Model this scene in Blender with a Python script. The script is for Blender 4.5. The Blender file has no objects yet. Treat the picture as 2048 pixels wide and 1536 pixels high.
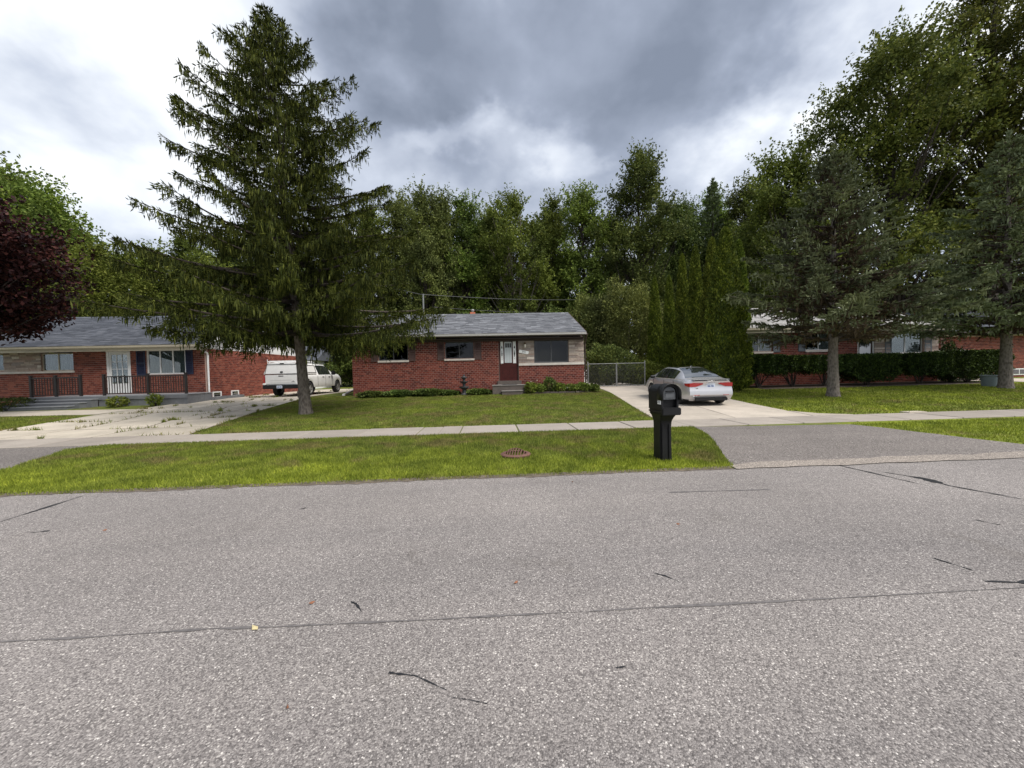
import bpy, bmesh, math, random
import numpy as np
from mathutils import Vector, Matrix
R = math.radians
random.seed(7)
scene = bpy.context.scene
col = scene.collection

# ------------------------------------------------------------------ camera
F_PX, CAM_H = 770.0, 1.55
YAW, PITCH, ROLL = R(3.2), R(1.7), R(1.3)
fwd = Vector((math.sin(YAW)*math.cos(PITCH), math.cos(YAW)*math.cos(PITCH), -math.sin(PITCH)))
rt0 = Vector((math.cos(YAW), -math.sin(YAW), 0)); up0 = rt0.cross(fwd)
c_right = rt0*math.cos(ROLL) - up0*math.sin(ROLL)
c_up = rt0*math.sin(ROLL) + up0*math.cos(ROLL)
camd = bpy.data.cameras.new('camera')
camd.sensor_width = 36.0; camd.lens = F_PX/2048*36.0
camd.clip_start = 0.05; camd.clip_end = 4000
cam = bpy.data.objects.new('camera', camd); col.objects.link(cam)
m3 = Matrix((c_right, c_up, -fwd)).transposed()
cam.matrix_world = Matrix.Translation((0, 0, CAM_H)) @ m3.to_4x4()
scene.camera = cam

def ray(px, py):
    return fwd + c_right*((px-1024)/F_PX) - c_up*((py-768)/F_PX)
def pl(px, py, Y):
    d = ray(px, py); t = Y/d.y
    return d.x*t, CAM_H + d.z*t

# ------------------------------------------------------------------ world (overcast sky)
SUN_EL, SUN_AZ = R(52), R(128)      # azimuth from +Y towards +X
w = bpy.data.worlds.new('World'); scene.world = w; w.use_nodes = True
nt = w.node_tree; N = nt.nodes; L = nt.links; N.clear()
def nd(tree, t, **kw):
    n = tree.nodes.new(t)
    for k, v in kw.items():
        if k.startswith('i_'):
            n.inputs[int(k[2:]) if k[2:].isdigit() else k[2:]].default_value = v
        else: setattr(n, k, v)
    return n
def mth(tree, op, a, b=None, clamp=False):
    n = tree.nodes.new('ShaderNodeMath'); n.operation = op; n.use_clamp = clamp
    for k, v in ((0, a), (1, b)):
        if v is None: continue
        if isinstance(v, (int, float)): n.inputs[k].default_value = v
        else: tree.links.new(v, n.inputs[k])
    return n.outputs[0]
def ramp(tree, fac, stops, interp='LINEAR'):
    n = tree.nodes.new('ShaderNodeValToRGB'); cr = n.color_ramp; cr.interpolation = interp
    while len(cr.elements) < len(stops): cr.elements.new(0.5)
    for e, (p, c) in zip(cr.elements, stops):
        e.position = p; e.color = (*c, 1) if len(c) == 3 else c
    if fac is not None: tree.links.new(fac, n.inputs[0])
    return n.outputs[0]
tc = nd(nt, 'ShaderNodeTexCoord')
sep = nd(nt, 'ShaderNodeSeparateXYZ'); L.new(tc.outputs['Generated'], sep.inputs[0])
zz = mth(nt, 'ADD', mth(nt, 'MAXIMUM', sep.outputs[2], 0.0), 0.40)
cu = mth(nt, 'DIVIDE', sep.outputs[0], zz); cv = mth(nt, 'DIVIDE', sep.outputs[1], zz)
cb = nd(nt, 'ShaderNodeCombineXYZ'); L.new(cu, cb.inputs[0]); L.new(cv, cb.inputs[1])
def noise(tree, vec, scale, detail=4, rough=0.55, dist=0.0, off=None):
    n = nd(tree, 'ShaderNodeTexNoise'); n.inputs['Scale'].default_value = scale
    n.inputs['Detail'].default_value = detail; n.inputs['Roughness'].default_value = rough
    n.inputs['Distortion'].default_value = dist
    if off is not None:
        a = nd(tree, 'ShaderNodeVectorMath', operation='ADD'); tree.links.new(vec, a.inputs[0]); a.inputs[1].default_value = off
        vec = a.outputs[0]
    tree.links.new(vec, n.inputs['Vector']); return n
n1 = noise(nt, cb.outputs[0], 2.0, 5, 0.5, 0.2, (3.1, 7.7, 0.0))
n2 = noise(nt, cb.outputs[0], 5.0, 6, 0.50, 0.15, (1.2, 0.4, 0.0))
nw = noise(nt, cb.outputs[0], 4.0, 5, 0.55, 0.0, (9.2, 4.4, 0.0))
def cloud_uv(px, py):
    d = ray(px, py).normalized(); z = max(d.z, 0)+0.40
    return d.x/z, d.y/z
# the big grey bank over the street and the thinner ones beside it (kept in sky-plane coordinates)
warp = nd(nt, 'ShaderNodeVectorMath', operation='SUBTRACT'); L.new(nw.outputs['Color'], warp.inputs[0]); warp.inputs[1].default_value = (0.5, 0.5, 0.5)
warps = nd(nt, 'ShaderNodeVectorMath', operation='SCALE'); L.new(warp.outputs[0], warps.inputs[0]); warps.inputs['Scale'].default_value = 0.5
cw = nd(nt, 'ShaderNodeVectorMath', operation='ADD'); L.new(cb.outputs[0], cw.inputs[0]); L.new(warps.outputs[0], cw.inputs[1])
def blob(px, py, rx, ry, rot=0.0):
    u, v = cloud_uv(px, py)
    mp = nd(nt, 'ShaderNodeMapping', vector_type='TEXTURE')
    mp.inputs['Location'].default_value = (u, v, 0); mp.inputs['Rotation'].default_value = (0, 0, rot); mp.inputs['Scale'].default_value = (rx, ry, 1)
    L.new(cw.outputs[0], mp.inputs[0])
    ln = nd(nt, 'ShaderNodeVectorMath', operation='LENGTH'); L.new(mp.outputs[0], ln.inputs[0])
    mr = nd(nt, 'ShaderNodeMapRange', interpolation_type='SMOOTHSTEP'); L.new(ln.outputs['Value'], mr.inputs[0])
    mr.inputs[1].default_value = 0.25; mr.inputs[2].default_value = 1.25; mr.inputs[3].default_value = 1; mr.inputs[4].default_value = 0
    return mr.outputs[0]
dark = mth(nt, 'MULTIPLY', mth(nt, 'SUBTRACT', n1.outputs[0], 0.5), 1.15)
dark = mth(nt, 'ADD', dark, mth(nt, 'MULTIPLY', mth(nt, 'SUBTRACT', n2.outputs[0], 0.5), 0.65))
dark = mth(nt, 'ADD', dark, 0.40)
for (px, py, rx, ry, rot, a) in (
        (1130, 130, 0.62, 0.36, 0.0, 0.22), (1480, 60, 0.28, 0.22, 0.0, 0.14), (800, 60, 0.34, 0.24, 0.0, 0.18), (30, 200, 0.26, 0.16, 0.4, 0.32),
        (1080, 270, 0.8, 0.55, 0.0, 0.24), (330, 100, 0.42, 0.28, 0.0, -0.36), (1720, 150, 0.28, 0.32, -0.3, -0.46), (1600, 330, 0.40, 0.3, 0.0, -0.22), (200, 300, 0.35, 0.3, 0.0, -0.16), (930, 290, 0.14, 0.08, 0, -.26), (1130, 290, 0.10, 0.12, 0, -.26)):
    dark = mth(nt, 'ADD', dark, mth(nt, 'MULTIPLY', blob(px, py, rx, ry, rot), a))
ccol = ramp(nt, dark, ((0.0, (0.66, 0.67, 0.68)), (0.22, (0.535, 0.56, 0.595)), (0.45, (0.36, 0.39, 0.45)), (0.72, (0.215, 0.242, 0.30)), (1.0, (0.135, 0.156, 0.198))))
sky = nd(nt, 'ShaderNodeTexSky', sky_type='NISHITA'); sky.sun_disc = False
sky.sun_elevation = SUN_EL; sky.sun_rotation = SUN_AZ
skys = nd(nt, 'ShaderNodeMix', data_type='RGBA', blend_type='MULTIPLY'); skys.inputs[0].default_value = 1
L.new(sky.outputs[0], skys.inputs[6]); skys.inputs[7].default_value = (0.1, 0.1, 0.1, 1)
mx = nd(nt, 'ShaderNodeMix', data_type='RGBA'); mx.inputs[0].default_value = 0.93
L.new(skys.outputs[2], mx.inputs[6]); L.new(ccol, mx.inputs[7])
bg = nd(nt, 'ShaderNodeBackground'); bg.inputs[1].default_value = 0.98; L.new(mx.outputs[2], bg.inputs[0])
wo = nd(nt, 'ShaderNodeOutputWorld'); L.new(bg.outputs[0], wo.inputs[0])

sd = bpy.data.lights.new('sun', 'SUN'); sd.energy = 2.4; sd.angle = R(32); sd.color = (1.0, 0.955, 0.89)
sun = bpy.data.objects.new('sun', sd); col.objects.link(sun)
sdir = Vector((math.sin(SUN_AZ)*math.cos(SUN_EL), math.cos(SUN_AZ)*math.cos(SUN_EL), math.sin(SUN_EL)))
sun.rotation_euler = sdir.to_track_quat('Z', 'Y').to_euler(); sun.location = (20, -20, 40)

scene.view_settings.view_transform = 'Standard'; scene.view_settings.look = 'None'
scene.view_settings.exposure = 0.95; scene.view_settings.gamma = 1.0
scene.cycles.max_bounces = 6; scene.cycles.transparent_max_bounces = 8

# ------------------------------------------------------------------ materials
def newmat(name):
    m = bpy.data.materials.new(name); m.use_nodes = True
    t = m.node_tree; b = t.nodes['Principled BSDF']; return m, t, b
def pos(t):
    return nd(t, 'ShaderNodeNewGeometry').outputs['Position']
def mixc(t, fac, a, b, blend='MIX'):
    n = nd(t, 'ShaderNodeMix', data_type='RGBA', blend_type=blend)
    for k, v in ((0, fac), (6, a), (7, b)):
        if isinstance(v, (int, float)): n.inputs[k].default_value = v
        elif isinstance(v, tuple): n.inputs[k].default_value = (*v, 1) if len(v) == 3 else v
        else: t.links.new(v, n.inputs[k])
    return n.outputs[2]
def bump(t, b, h, strength=0.4, dist=0.01):
    n = nd(t, 'ShaderNodeBump'); n.inputs['Strength'].default_value = strength; n.inputs['Distance'].default_value = dist
    t.links.new(h, n.inputs['Height']); t.links.new(n.outputs[0], b.inputs['Normal'])
def objc(t):
    return nd(t, 'ShaderNodeTexCoord').outputs['Object']
def plain(name, c, rough=0.6, metal=0.0, var=0.12, nscale=6.0, coat=0.0, spec=0.5, bumps=0.0):
    m, t, b = newmat(name)
    n = noise(t, objc(t), nscale, 5, 0.6)
    lo = tuple(x*(1-var) for x in c); hi = tuple(min(1, x*(1+var)) for x in c)
    t.links.new(ramp(t, n.outputs[0], ((0.3, lo), (0.7, hi))), b.inputs['Base Color'])
    b.inputs['Roughness'].default_value = rough; b.inputs['Metallic'].default_value = metal
    b.inputs['Coat Weight'].default_value = coat; b.inputs['Coat Roughness'].default_value = 0.04
    b.inputs['Specular IOR Level'].default_value = spec
    if bumps: bump(t, b, noise(t, objc(t), nscale*6, 4).outputs[0], bumps, 0.01)
    return m
def island_mat(name, stops, rough=0.85, nscale=0.0, namt=0.25, bumps=0.0, bscale=60, spec=0.3):
    """each loose piece of the mesh takes its own colour from the ramp"""
    m, t, b = newmat(name)
    rnd = nd(t, 'ShaderNodeNewGeometry').outputs['Random Per Island']
    c = ramp(t, rnd, stops)
    if nscale:
        n = noise(t, pos(t), nscale, 5, 0.6)
        c = mixc(t, 1.0, c, ramp(t, n.outputs[0], ((0.3, (1-namt,)*3), (0.7, (1+namt,)*3))), 'MULTIPLY')
    t.links.new(c, b.inputs['Base Color']); b.inputs['Roughness'].default_value = rough
    b.inputs['Specular IOR Level'].default_value = spec
    if bumps: bump(t, b, noise(t, pos(t), bscale, 4).outputs[0], bumps, 0.01)
    return m
def leaf_mat(name, stops, transl=0.3, nscale=0.5, namt=0.35, rough=0.6, spec=0.10):
    m, t, b = newmat(name)
    rnd = nd(t, 'ShaderNodeNewGeometry').outputs['Random Per Island']
    c = ramp(t, rnd, stops)
    oi = nd(t, 'ShaderNodeObjectInfo')
    n = noise(t, pos(t), nscale, 3, 0.6)
    c = mixc(t, 1.0, c, ramp(t, n.outputs[0], ((0.3, (1-namt, 1-namt, 1-namt*0.6)), (0.7, (1+namt, 1+namt*0.9, 1+namt*0.3)))), 'MULTIPLY')
    hs = nd(t, 'ShaderNodeHueSaturation'); t.links.new(c, hs.inputs['Color'])
    t.links.new(mth(t, 'ADD', 0.485, mth(t, 'MULTIPLY', oi.outputs['Random'], 0.03)), hs.inputs['Hue'])
    t.links.new(mth(t, 'ADD', 0.85, mth(t, 'MULTIPLY', oi.outputs['Random'], 0.3)), hs.inputs['Value'])
    c = hs.outputs[0]
    t.links.new(c, b.inputs['Base Color']); b.inputs['Roughness'].default_value = rough
    b.inputs['Specular IOR Level'].default_value = spec
    tr = nd(t, 'ShaderNodeBsdfTranslucent'); t.links.new(c, tr.inputs[0])
    ms = nd(t, 'ShaderNodeMixShader'); ms.inputs[0].default_value = transl
    t.links.new(b.outputs[0], ms.inputs[1]); t.links.new(tr.outputs[0], ms.inputs[2])
    t.links.new(ms.outputs[0], t.nodes['Material Output'].inputs[0])
    return m
M = {}
def asphalt(name, tint, scale, worn):
    m, t, b = newmat(name); p = pos(t)
    v = nd(t, 'ShaderNodeTexVoronoi'); v.inputs['Scale'].default_value = scale; t.links.new(p, v.inputs['Vector'])
    sp = nd(t, 'ShaderNodeSeparateColor'); t.links.new(v.outputs['Color'], sp.inputs[0])
    st = ramp(t, sp.outputs[0], ((0.0, (0.095, 0.089, 0.088)), (0.3, (0.165, 0.155, 0.152)), (0.62, (0.22, 0.207, 0.202)), (0.90, (0.28, 0.265, 0.256)), (0.98, (0.38, 0.365, 0.35)), (1.0, (0.60, 0.58, 0.555))))
    v2 = nd(t, 'ShaderNodeTexVoronoi'); v2.inputs['Scale'].default_value = scale*0.42; t.links.new(p, v2.inputs['Vector'])
    sp2 = nd(t, 'ShaderNodeSeparateColor'); t.links.new(v2.outputs['Color'], sp2.inputs[0])
    big = mth(t, 'MULTIPLY', mth(t, 'GREATER_THAN', sp2.outputs[1], 0.92), mth(t, 'LESS_THAN', v2.outputs['Distance'], 0.33))
    c = mixc(t, mth(t, 'MULTIPLY', big, 0.75), st, ramp(t, sp2.outputs[2], ((0, (0.26, 0.245, 0.23)), (1, (0.56, 0.54, 0.51)))))
    gap = ramp(t, v.outputs['Distance'], ((0.45, (1, 1, 1)), (0.85, (0.6, 0.59, 0.59))))
    c = mixc(t, 0.85, c, gap, 'MULTIPLY')
    lg = noise(t, p, 0.35, 5, 0.6)
    c = mixc(t, 1.0, c, ramp(t, lg.outputs[0], ((0.3, (0.86*tint[0], 0.86*tint[1], 0.86*tint[2])), (0.7, (1.12*tint[0], 1.12*tint[1], 1.12*tint[2])))), 'MULTIPLY')
    tk = nd(t, 'ShaderNodeMapping'); tk.inputs['Scale'].default_value = (0.06, 0.75, 1); t.links.new(p, tk.inputs[0])
    c = mixc(t, 1.0, c, ramp(t, noise(t, tk.outputs[0], 1.0, 5, 0.6, 0.3, (2, 1.3, 0)).outputs[0], ((0.3, (0.86, 0.86, 0.87)), (0.7, (1.12, 1.11, 1.10)))), 'MULTIPLY')
    # oil and rust stains with a shape of their own
    sn = noise(t, p, 1.3, 4, 0.65, 0.6, (5, 2, 0))
    c = mixc(t, mth(t, 'MULTIPLY', ramp(t, sn.outputs[0], ((0.63, (0, 0, 0)), (0.76, (1, 1, 1)))), 0.30*worn), c, (0.10, 0.085, 0.07))
    t.links.new(c, b.inputs['Base Color']); b.inputs['Roughness'].default_value = 0.88; b.inputs['Specular IOR Level'].default_value = 0.25
    bump(t, b, mth(t, 'SUBTRACT', 1.0, v.outputs['Distance']), 0.55, 0.006)
    return m
M['road'] = asphalt('road_asphalt', (1.20, 1.165, 1.13), 140, 1.0)
M['apron'] = asphalt('apron_asphalt', (0.90, 0.855, 0.81), 80, 1.0)
M['gravel_edge'] = asphalt('pale_gravel', (1.38, 1.28, 1.14), 110, 0.4)
M['tar'] = plain('crack_sealant', (0.018, 0.018, 0.02), 0.45)
M['joint'] = plain('dark_joint', (0.125, 0.115, 0.112), 0.9, var=0.3, nscale=14)
def concrete(name, c, stain=0.5):
    m, t, b = newmat(name); p = pos(t)
    oi = nd(t, 'ShaderNodeObjectInfo')
    n = noise(t, p, 1.1, 6, 0.65); f = noise(t, p, 38, 3, 0.7)
    cc = ramp(t, n.outputs[0], ((0.28, tuple(x*(1-0.30*stain) for x in c)), (0.72, tuple(min(1, x*1.12) for x in c))))
    cc = mixc(t, 1.0, cc, ramp(t, f.outputs[0], ((0.25, (0.82, 0.81, 0.80)), (0.75, (1.12, 1.12, 1.12)))), 'MULTIPLY')
    hs = nd(t, 'ShaderNodeHueSaturation'); t.links.new(cc, hs.inputs['Color'])
    t.links.new(mth(t, 'ADD', 0.84, mth(t, 'MULTIPLY', oi.outputs['Random'], 0.3)), hs.inputs['Value'])
    t.links.new(hs.outputs[0], b.inputs['Base Color']); b.inputs['Roughness'].default_value = 0.9; b.inputs['Specular IOR Level'].default_value = 0.25
    bump(t, b, f.outputs[0], 0.25, 0.006); return m
M['sidewalk'] = concrete('sidewalk_concrete', (0.31, 0.275, 0.24))
M['drive'] = concrete('driveway_concrete', (0.47, 0.415, 0.35), 0.7)
M['old_drive'] = concrete('old_driveway_concrete', (0.50, 0.445, 0.365), 0.9)
M['edge_dirt'] = plain('edge_dirt', (0.115, 0.092, 0.068), 0.95, var=0.45, nscale=11, bumps=0.8)
M['soil'] = plain('soil', (0.07, 0.052, 0.035), 0.95, var=0.4, nscale=9, bumps=0.6)
def grass(name, blades):
    m, t, b = newmat(name); p = pos(t)
    def hi(o, lo_=0.34, up_=0.66):
        mr = nd(t, 'ShaderNodeMapRange'); t.links.new(o, mr.inputs[0]); mr.inputs[1].default_value = lo_; mr.inputs[2].default_value = up_; return mr.outputs[0]
    n = hi(noise(t, p, 0.55, 4, 0.6, 0.3).outputs[0]); n2 = hi(noise(t, p, 2.2, 5, 0.7).outputs[0]); n4 = hi(noise(t, p, 1.1, 4, 0.6, 0.4, (7, 3, 0)).outputs[0]); n3 = noise(t, p, 30, 2, 0.6)
    sp = nd(t, 'ShaderNodeSeparateXYZ'); t.links.new(p, sp.inputs[0])
    # the strip beside the street is lusher and yellower, the front lawns are dry in places
    verge = mth(t, 'LESS_THAN', sp.outputs[1], 9.9)
    lush = mixc(t, n2, (0.16, 0.20, 0.024), (0.335, 0.38, 0.054))
    olive = mixc(t, n2, (0.112, 0.14, 0.030), (0.215, 0.255, 0.058))
    dry = mixc(t, n2, (0.13, 0.11, 0.050), (0.25, 0.205, 0.095))
    near = mth(t, 'SUBTRACT', 1.0, mth(t, 'MULTIPLY', mth(t, 'ABSOLUTE', mth(t, 'SUBTRACT', sp.outputs[1], 6.0)), 0.45), True)
    right = mth(t, 'MULTIPLY', mth(t, 'GREATER_THAN', sp.outputs[0], 9.0), 0.5)
    lf = mth(t, 'ADD', mth(t, 'MULTIPLY', mth(t, 'MULTIPLY', near, verge), 0.55), mth(t, 'ADD', mth(t, 'MULTIPLY', verge, 0.15), right))
    lf = mth(t, 'ADD', lf, mth(t, 'MULTIPLY', mth(t, 'SUBTRACT', n, 0.5), 0.8), True)
    base = mixc(t, lf, olive, lush)
    df = ramp(t, mth(t, 'SUBTRACT', mth(t, 'ADD', mth(t, 'MULTIPLY', n2, 0.35), n4), mth(t, 'MULTIPLY', lf, 0.45)), ((0.62, (0, 0, 0)), (1.0, (0.75,)*3)))
    c = mixc(t, df, base, dry)
    if blades:
        rnd = nd(t, 'ShaderNodeNewGeometry').outputs['Random Per Island']
        c = mixc(t, 1.0, c, ramp(t, rnd, ((0, (0.62, 0.66, 0.6)), (0.75, (1.18, 1.18, 1.1)), (1, (1.7, 1.55, 1.4)))), 'MULTIPLY')
    else:
        c = mixc(t, 1.0, c, ramp(t, n3.outputs[0], ((0.3, (0.5, 0.5, 0.5)), (0.75, (1.0, 1.0, 1.0)))), 'MULTIPLY')
    t.links.new(c, b.inputs['Base Color']); b.inputs['Roughness'].default_value = 0.8; b.inputs['Specular IOR Level'].default_value = 0.06
    if blades:
        tr = nd(t, 'ShaderNodeBsdfTranslucent'); t.links.new(c, tr.inputs[0])
        ms = nd(t, 'ShaderNodeMixShader'); ms.inputs[0].default_value = 0.35
        t.links.new(b.outputs[0], ms.inputs[1]); t.links.new(tr.outputs[0], ms.inputs[2]); t.links.new(ms.outputs[0], t.nodes['Material Output'].inputs[0])
    else: bump(t, b, n3.outputs[0], 0.6, 0.03)
    return m
M['turf'] = grass('turf', False); M['blades'] = grass('grass_blades', True)
BR = ((0.0, (0.085, 0.021, 0.016)), (0.35, (0.138, 0.032, 0.022)), (0.7, (0.178, 0.043, 0.028)), (1.0, (0.225, 0.066, 0.044)))
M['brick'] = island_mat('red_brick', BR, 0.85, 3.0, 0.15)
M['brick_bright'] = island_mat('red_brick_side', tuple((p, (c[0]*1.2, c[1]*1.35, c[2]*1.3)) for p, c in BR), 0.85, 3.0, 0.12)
M['mortar'] = plain('mortar', (0.36, 0.25, 0.21), 0.95, var=0.15)
M['mortar_dark'] = plain('dark_mortar', (0.16, 0.07, 0.05), 0.95, var=0.2)
M['shingle'] = island_mat('grey_shingles', ((0.0, (0.095, 0.099, 0.110)), (0.5, (0.145, 0.150, 0.165)), (0.8, (0.18, 0.186, 0.203)), (1.0, (0.25, 0.257, 0.275))), 0.92, 0.8, 0.1, 0.4, 90)
M['shingle_dark'] = island_mat('dark_shingles', ((0.0, (0.055, 0.06, 0.074)), (0.5, (0.08, 0.087, 0.104)), (1.0, (0.115, 0.122, 0.142))), 0.92, 0.8, 0.1, 0.4, 90)
M['shingle_pale'] = island_mat('pale_shingles', ((0.0, (0.26, 0.25, 0.24)), (0.5, (0.36, 0.35, 0.34)), (1.0, (0.46, 0.45, 0.44))), 0.92, 0.8, 0.15, 0.4, 90)
M['felt'] = plain('roof_deck', (0.07, 0.07, 0.08), 0.95)
M['cream'] = plain('cream_trim', (0.50, 0.45, 0.35), 0.6)
M['white'] = plain('white_paint', (0.76, 0.76, 0.75), 0.45, var=0.05)
M['gutter'] = plain('pale_gutter', (0.52, 0.50, 0.49), 0.4, var=0.08)
M['brown'] = plain('dark_brown_trim', (0.045, 0.026, 0.02), 0.6, var=0.2)
M['shutter_brown'] = plain('brown_shutter', (0.075, 0.042, 0.035), 0.6, var=0.15)
M['shutter_navy'] = plain('navy_shutter', (0.016, 0.025, 0.06), 0.5)
M['shutter_grey'] = plain('blue_grey_shutter', (0.10, 0.125, 0.145), 0.55)
M['door_red'] = plain('oxblood_door', (0.055, 0.010, 0.008), 0.55, var=0.15, spec=0.25)
M['frame_dark'] = plain('dark_window_frame', (0.06, 0.062, 0.066), 0.45)
M['limestone'] = plain('limestone_sill', (0.55, 0.50, 0.45), 0.85, var=0.12)
def stone_mat():
    m, t, b = newmat('veneer_stone'); oi = nd(t, 'ShaderNodeObjectInfo')
    c = ramp(t, oi.outputs['Random'], ((0.0, (0.21, 0.155, 0.13)), (0.25, (0.34, 0.27, 0.23)), (0.5, (0.28, 0.24, 0.22)), (0.7, (0.42, 0.35, 0.29)), (0.85, (0.33, 0.23, 0.19)), (1.0, (0.62, 0.56, 0.49))))
    n = noise(t, pos(t), 9, 5, 0.6)
    c = mixc(t, 1.0, c, ramp(t, n.outputs[0], ((0.3, (0.82,)*3), (0.7, (1.15,)*3))), 'MULTIPLY')
    t.links.new(c, b.inputs['Base Color']); b.inputs['Roughness'].default_value = 0.9
    bump(t, b, n.outputs[0], 0.4, 0.01); return m
M['stone'] = stone_mat()
M['room'] = plain('dark_interior', (0.02, 0.02, 0.022), 0.9)
M['blind'] = plain('white_blind', (0.60, 0.61, 0.62), 0.6, var=0.04)
M['curtain'] = plain('grey_curtain', (0.26, 0.27, 0.27), 0.8, var=0.1)
def pane_mat(name, tint, alpha, refl=0.8):
    m, t, b = newmat(name); t.nodes.remove(b)
    tr = nd(t, 'ShaderNodeBsdfTransparent'); tr.inputs[0].default_value = (*tint, 1)
    gl = nd(t, 'ShaderNodeBsdfGlossy'); gl.inputs['Roughness'].default_value = 0.015
    lw = nd(t, 'ShaderNodeLayerWeight'); lw.inputs[0].default_value = 0.35
    ms = nd(t, 'ShaderNodeMixShader'); t.links.new(mth(t, 'ADD', mth(t, 'MULTIPLY', lw.outputs['Fresnel'], refl), alpha, True), ms.inputs[0])
    t.links.new(tr.outputs[0], ms.inputs[1]); t.links.new(gl.outputs[0], ms.inputs[2]); t.links.new(ms.outputs[0], t.nodes['Material Output'].inputs[0])
    return m
M['pane'] = pane_mat('window_glass', (0.72, 0.77, 0.77), 0.05, 0.45)
M['pane_dark'] = pane_mat('screened_glass', (0.42, 0.44, 0.46), 0.03, 0.15)
M['frosted'] = plain('pale_door_glass', (0.50, 0.53, 0.54), 0.25, var=0.06)
M['deck_grey'] = plain('grey_deck_paint', (0.155, 0.16, 0.17), 0.6, var=0.12)
M['deck_top'] = plain('grey_deck_tread', (0.27, 0.275, 0.285), 0.65, var=0.1)
M['black_metal'] = plain('black_railing', (0.018, 0.014, 0.013), 0.4)
M['black_plastic'] = plain('black_plastic', (0.007, 0.007, 0.0075), 0.5, var=0.3, nscale=3, spec=0.35)
M['grey_plastic'] = plain('grey_plastic', (0.10, 0.105, 0.11), 0.45)
M['galv'] = plain('galvanised_steel', (0.22, 0.225, 0.22), 0.5, metal=0.3)
M['rust'] = plain('rusty_iron', (0.13, 0.060, 0.046), 0.8, var=0.35, nscale=22, bumps=0.4)
M['iron_dark'] = plain('dark_pit', (0.012, 0.01, 0.009), 0.9)
M['step_stone'] = plain('grey_step', (0.095, 0.078, 0.068), 0.9, var=0.2, bumps=0.3)
M['step_top'] = plain('pale_step_tread', (0.20, 0.185, 0.17), 0.9, var=0.15)
M['fountain'] = plain('dark_stone', (0.045, 0.047, 0.05), 0.7, var=0.3, bumps=0.3)
M['edging'] = plain('edging_timber', (0.13, 0.105, 0.085), 0.9, var=0.3, bumps=0.4)
M['chimney'] = plain('orange_brick', (0.45, 0.14, 0.07), 0.85, var=0.2)
def bark(name, c1, c2):
    m, t, b = newmat(name); p = pos(t)
    mp = nd(t, 'ShaderNodeMapping'); mp.inputs['Scale'].default_value = (1, 1, 0.45); t.links.new(p, mp.inputs[0])
    n = noise(t, mp.outputs[0], 9, 6, 0.7, 0.4); v = nd(t, 'ShaderNodeTexVoronoi'); v.inputs['Scale'].default_value = 16; t.links.new(mp.outputs[0], v.inputs['Vector'])
    f = mth(t, 'ADD', mth(t, 'MULTIPLY', n.outputs[0], 0.7), mth(t, 'MULTIPLY', v.outputs['Distance'], 0.45))
    t.links.new(ramp(t, f, ((0.3, c1), (0.75, c2))), b.inputs['Base Color']); b.inputs['Roughness'].default_value = 0.95; b.inputs['Specular IOR Level'].default_value = 0.2
    bump(t, b, f, 0.9, 0.03); return m
M['bark'] = bark('spruce_bark', (0.055, 0.044, 0.036), (0.19, 0.165, 0.14))
M['bark_grey'] = bark('grey_bark', (0.07, 0.06, 0.05), (0.22, 0.19, 0.165))
M['bark_dark'] = bark('dark_bark', (0.025, 0.02, 0.017), (0.085, 0.07, 0.06))
M['spruce'] = leaf_mat('norway_needles', ((0, (0.021, 0.029, 0.008)), (0.6, (0.052, 0.064, 0.014)), (1, (0.156, 0.165, 0.034))), 0.12, 0.8, 0.3, 0.6)
M['blue_spruce'] = leaf_mat('blue_spruce_needles', ((0, (0.088, 0.112, 0.052)), (0.6, (0.18, 0.22, 0.112)), (1, (0.31, 0.36, 0.215))), 0.1, 0.8, 0.25, 0.6)
M['dead_twig'] = leaf_mat('brown_twigs', ((0, (0.058, 0.043, 0.031)), (1, (0.156, 0.114, 0.078))), 0.05, 0.8, 0.3, 0.8)
M['leaf_mid'] = leaf_mat('mid_green_leaves', ((0, (0.067, 0.099, 0.022)), (0.6, (0.132, 0.180, 0.036)), (1, (0.235, 0.283, 0.064))), 0.3, 0.25)
M['leaf_dark'] = leaf_mat('dark_green_leaves', ((0, (0.050, 0.073, 0.022)), (0.6, (0.096, 0.131, 0.035)), (1, (0.177, 0.207, 0.057))), 0.28, 0.25)
M['leaf_bright'] = leaf_mat('bright_green_leaves', ((0, (0.070, 0.100, 0.018)), (0.6, (0.135, 0.176, 0.033)), (1, (0.216, 0.252, 0.055))), 0.32, 0.35)
M['leaf_olive'] = leaf_mat('olive_leaves', ((0, (0.069, 0.089, 0.026)), (0.6, (0.138, 0.166, 0.047)), (1, (0.221, 0.245, 0.079))), 0.25, 0.35)
M['leaf_maple'] = leaf_mat('maple_leaves', ((0, (0.054, 0.069, 0.017)), (0.6, (0.109, 0.127, 0.027)), (1, (0.212, 0.214, 0.053))), 0.28, 0.3)
M['leaf_purple'] = leaf_mat('purple_leaves', ((0, (0.014, 0.006, 0.008)), (0.6, (0.034, 0.013, 0.014)), (1, (0.080, 0.028, 0.025))), 0.2, 0.5, 0.3, 0.45)
M['thuja'] = leaf_mat('arborvitae_sprays', ((0, (0.042, 0.064, 0.010)), (0.6, (0.105, 0.142, 0.020)), (1, (0.22, 0.255, 0.040))), 0.15, 0.9)
M['thuja_core'] = plain('arborvitae_core', (0.07, 0.10, 0.016), 0.95, var=0.4, nscale=20, bumps=1.0)
M['yew'] = leaf_mat('yew_needles', ((0, (0.017, 0.031, 0.011)), (0.7, (0.041, 0.072, 0.019)), (1, (0.101, 0.166, 0.033))), 0.1, 0.9)
M['juniper'] = leaf_mat('juniper_sprays', ((0, (0.040, 0.062, 0.018)), (0.6, (0.085, 0.12, 0.03)), (1, (0.15, 0.19, 0.05))), 0.15, 1.2)
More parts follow.
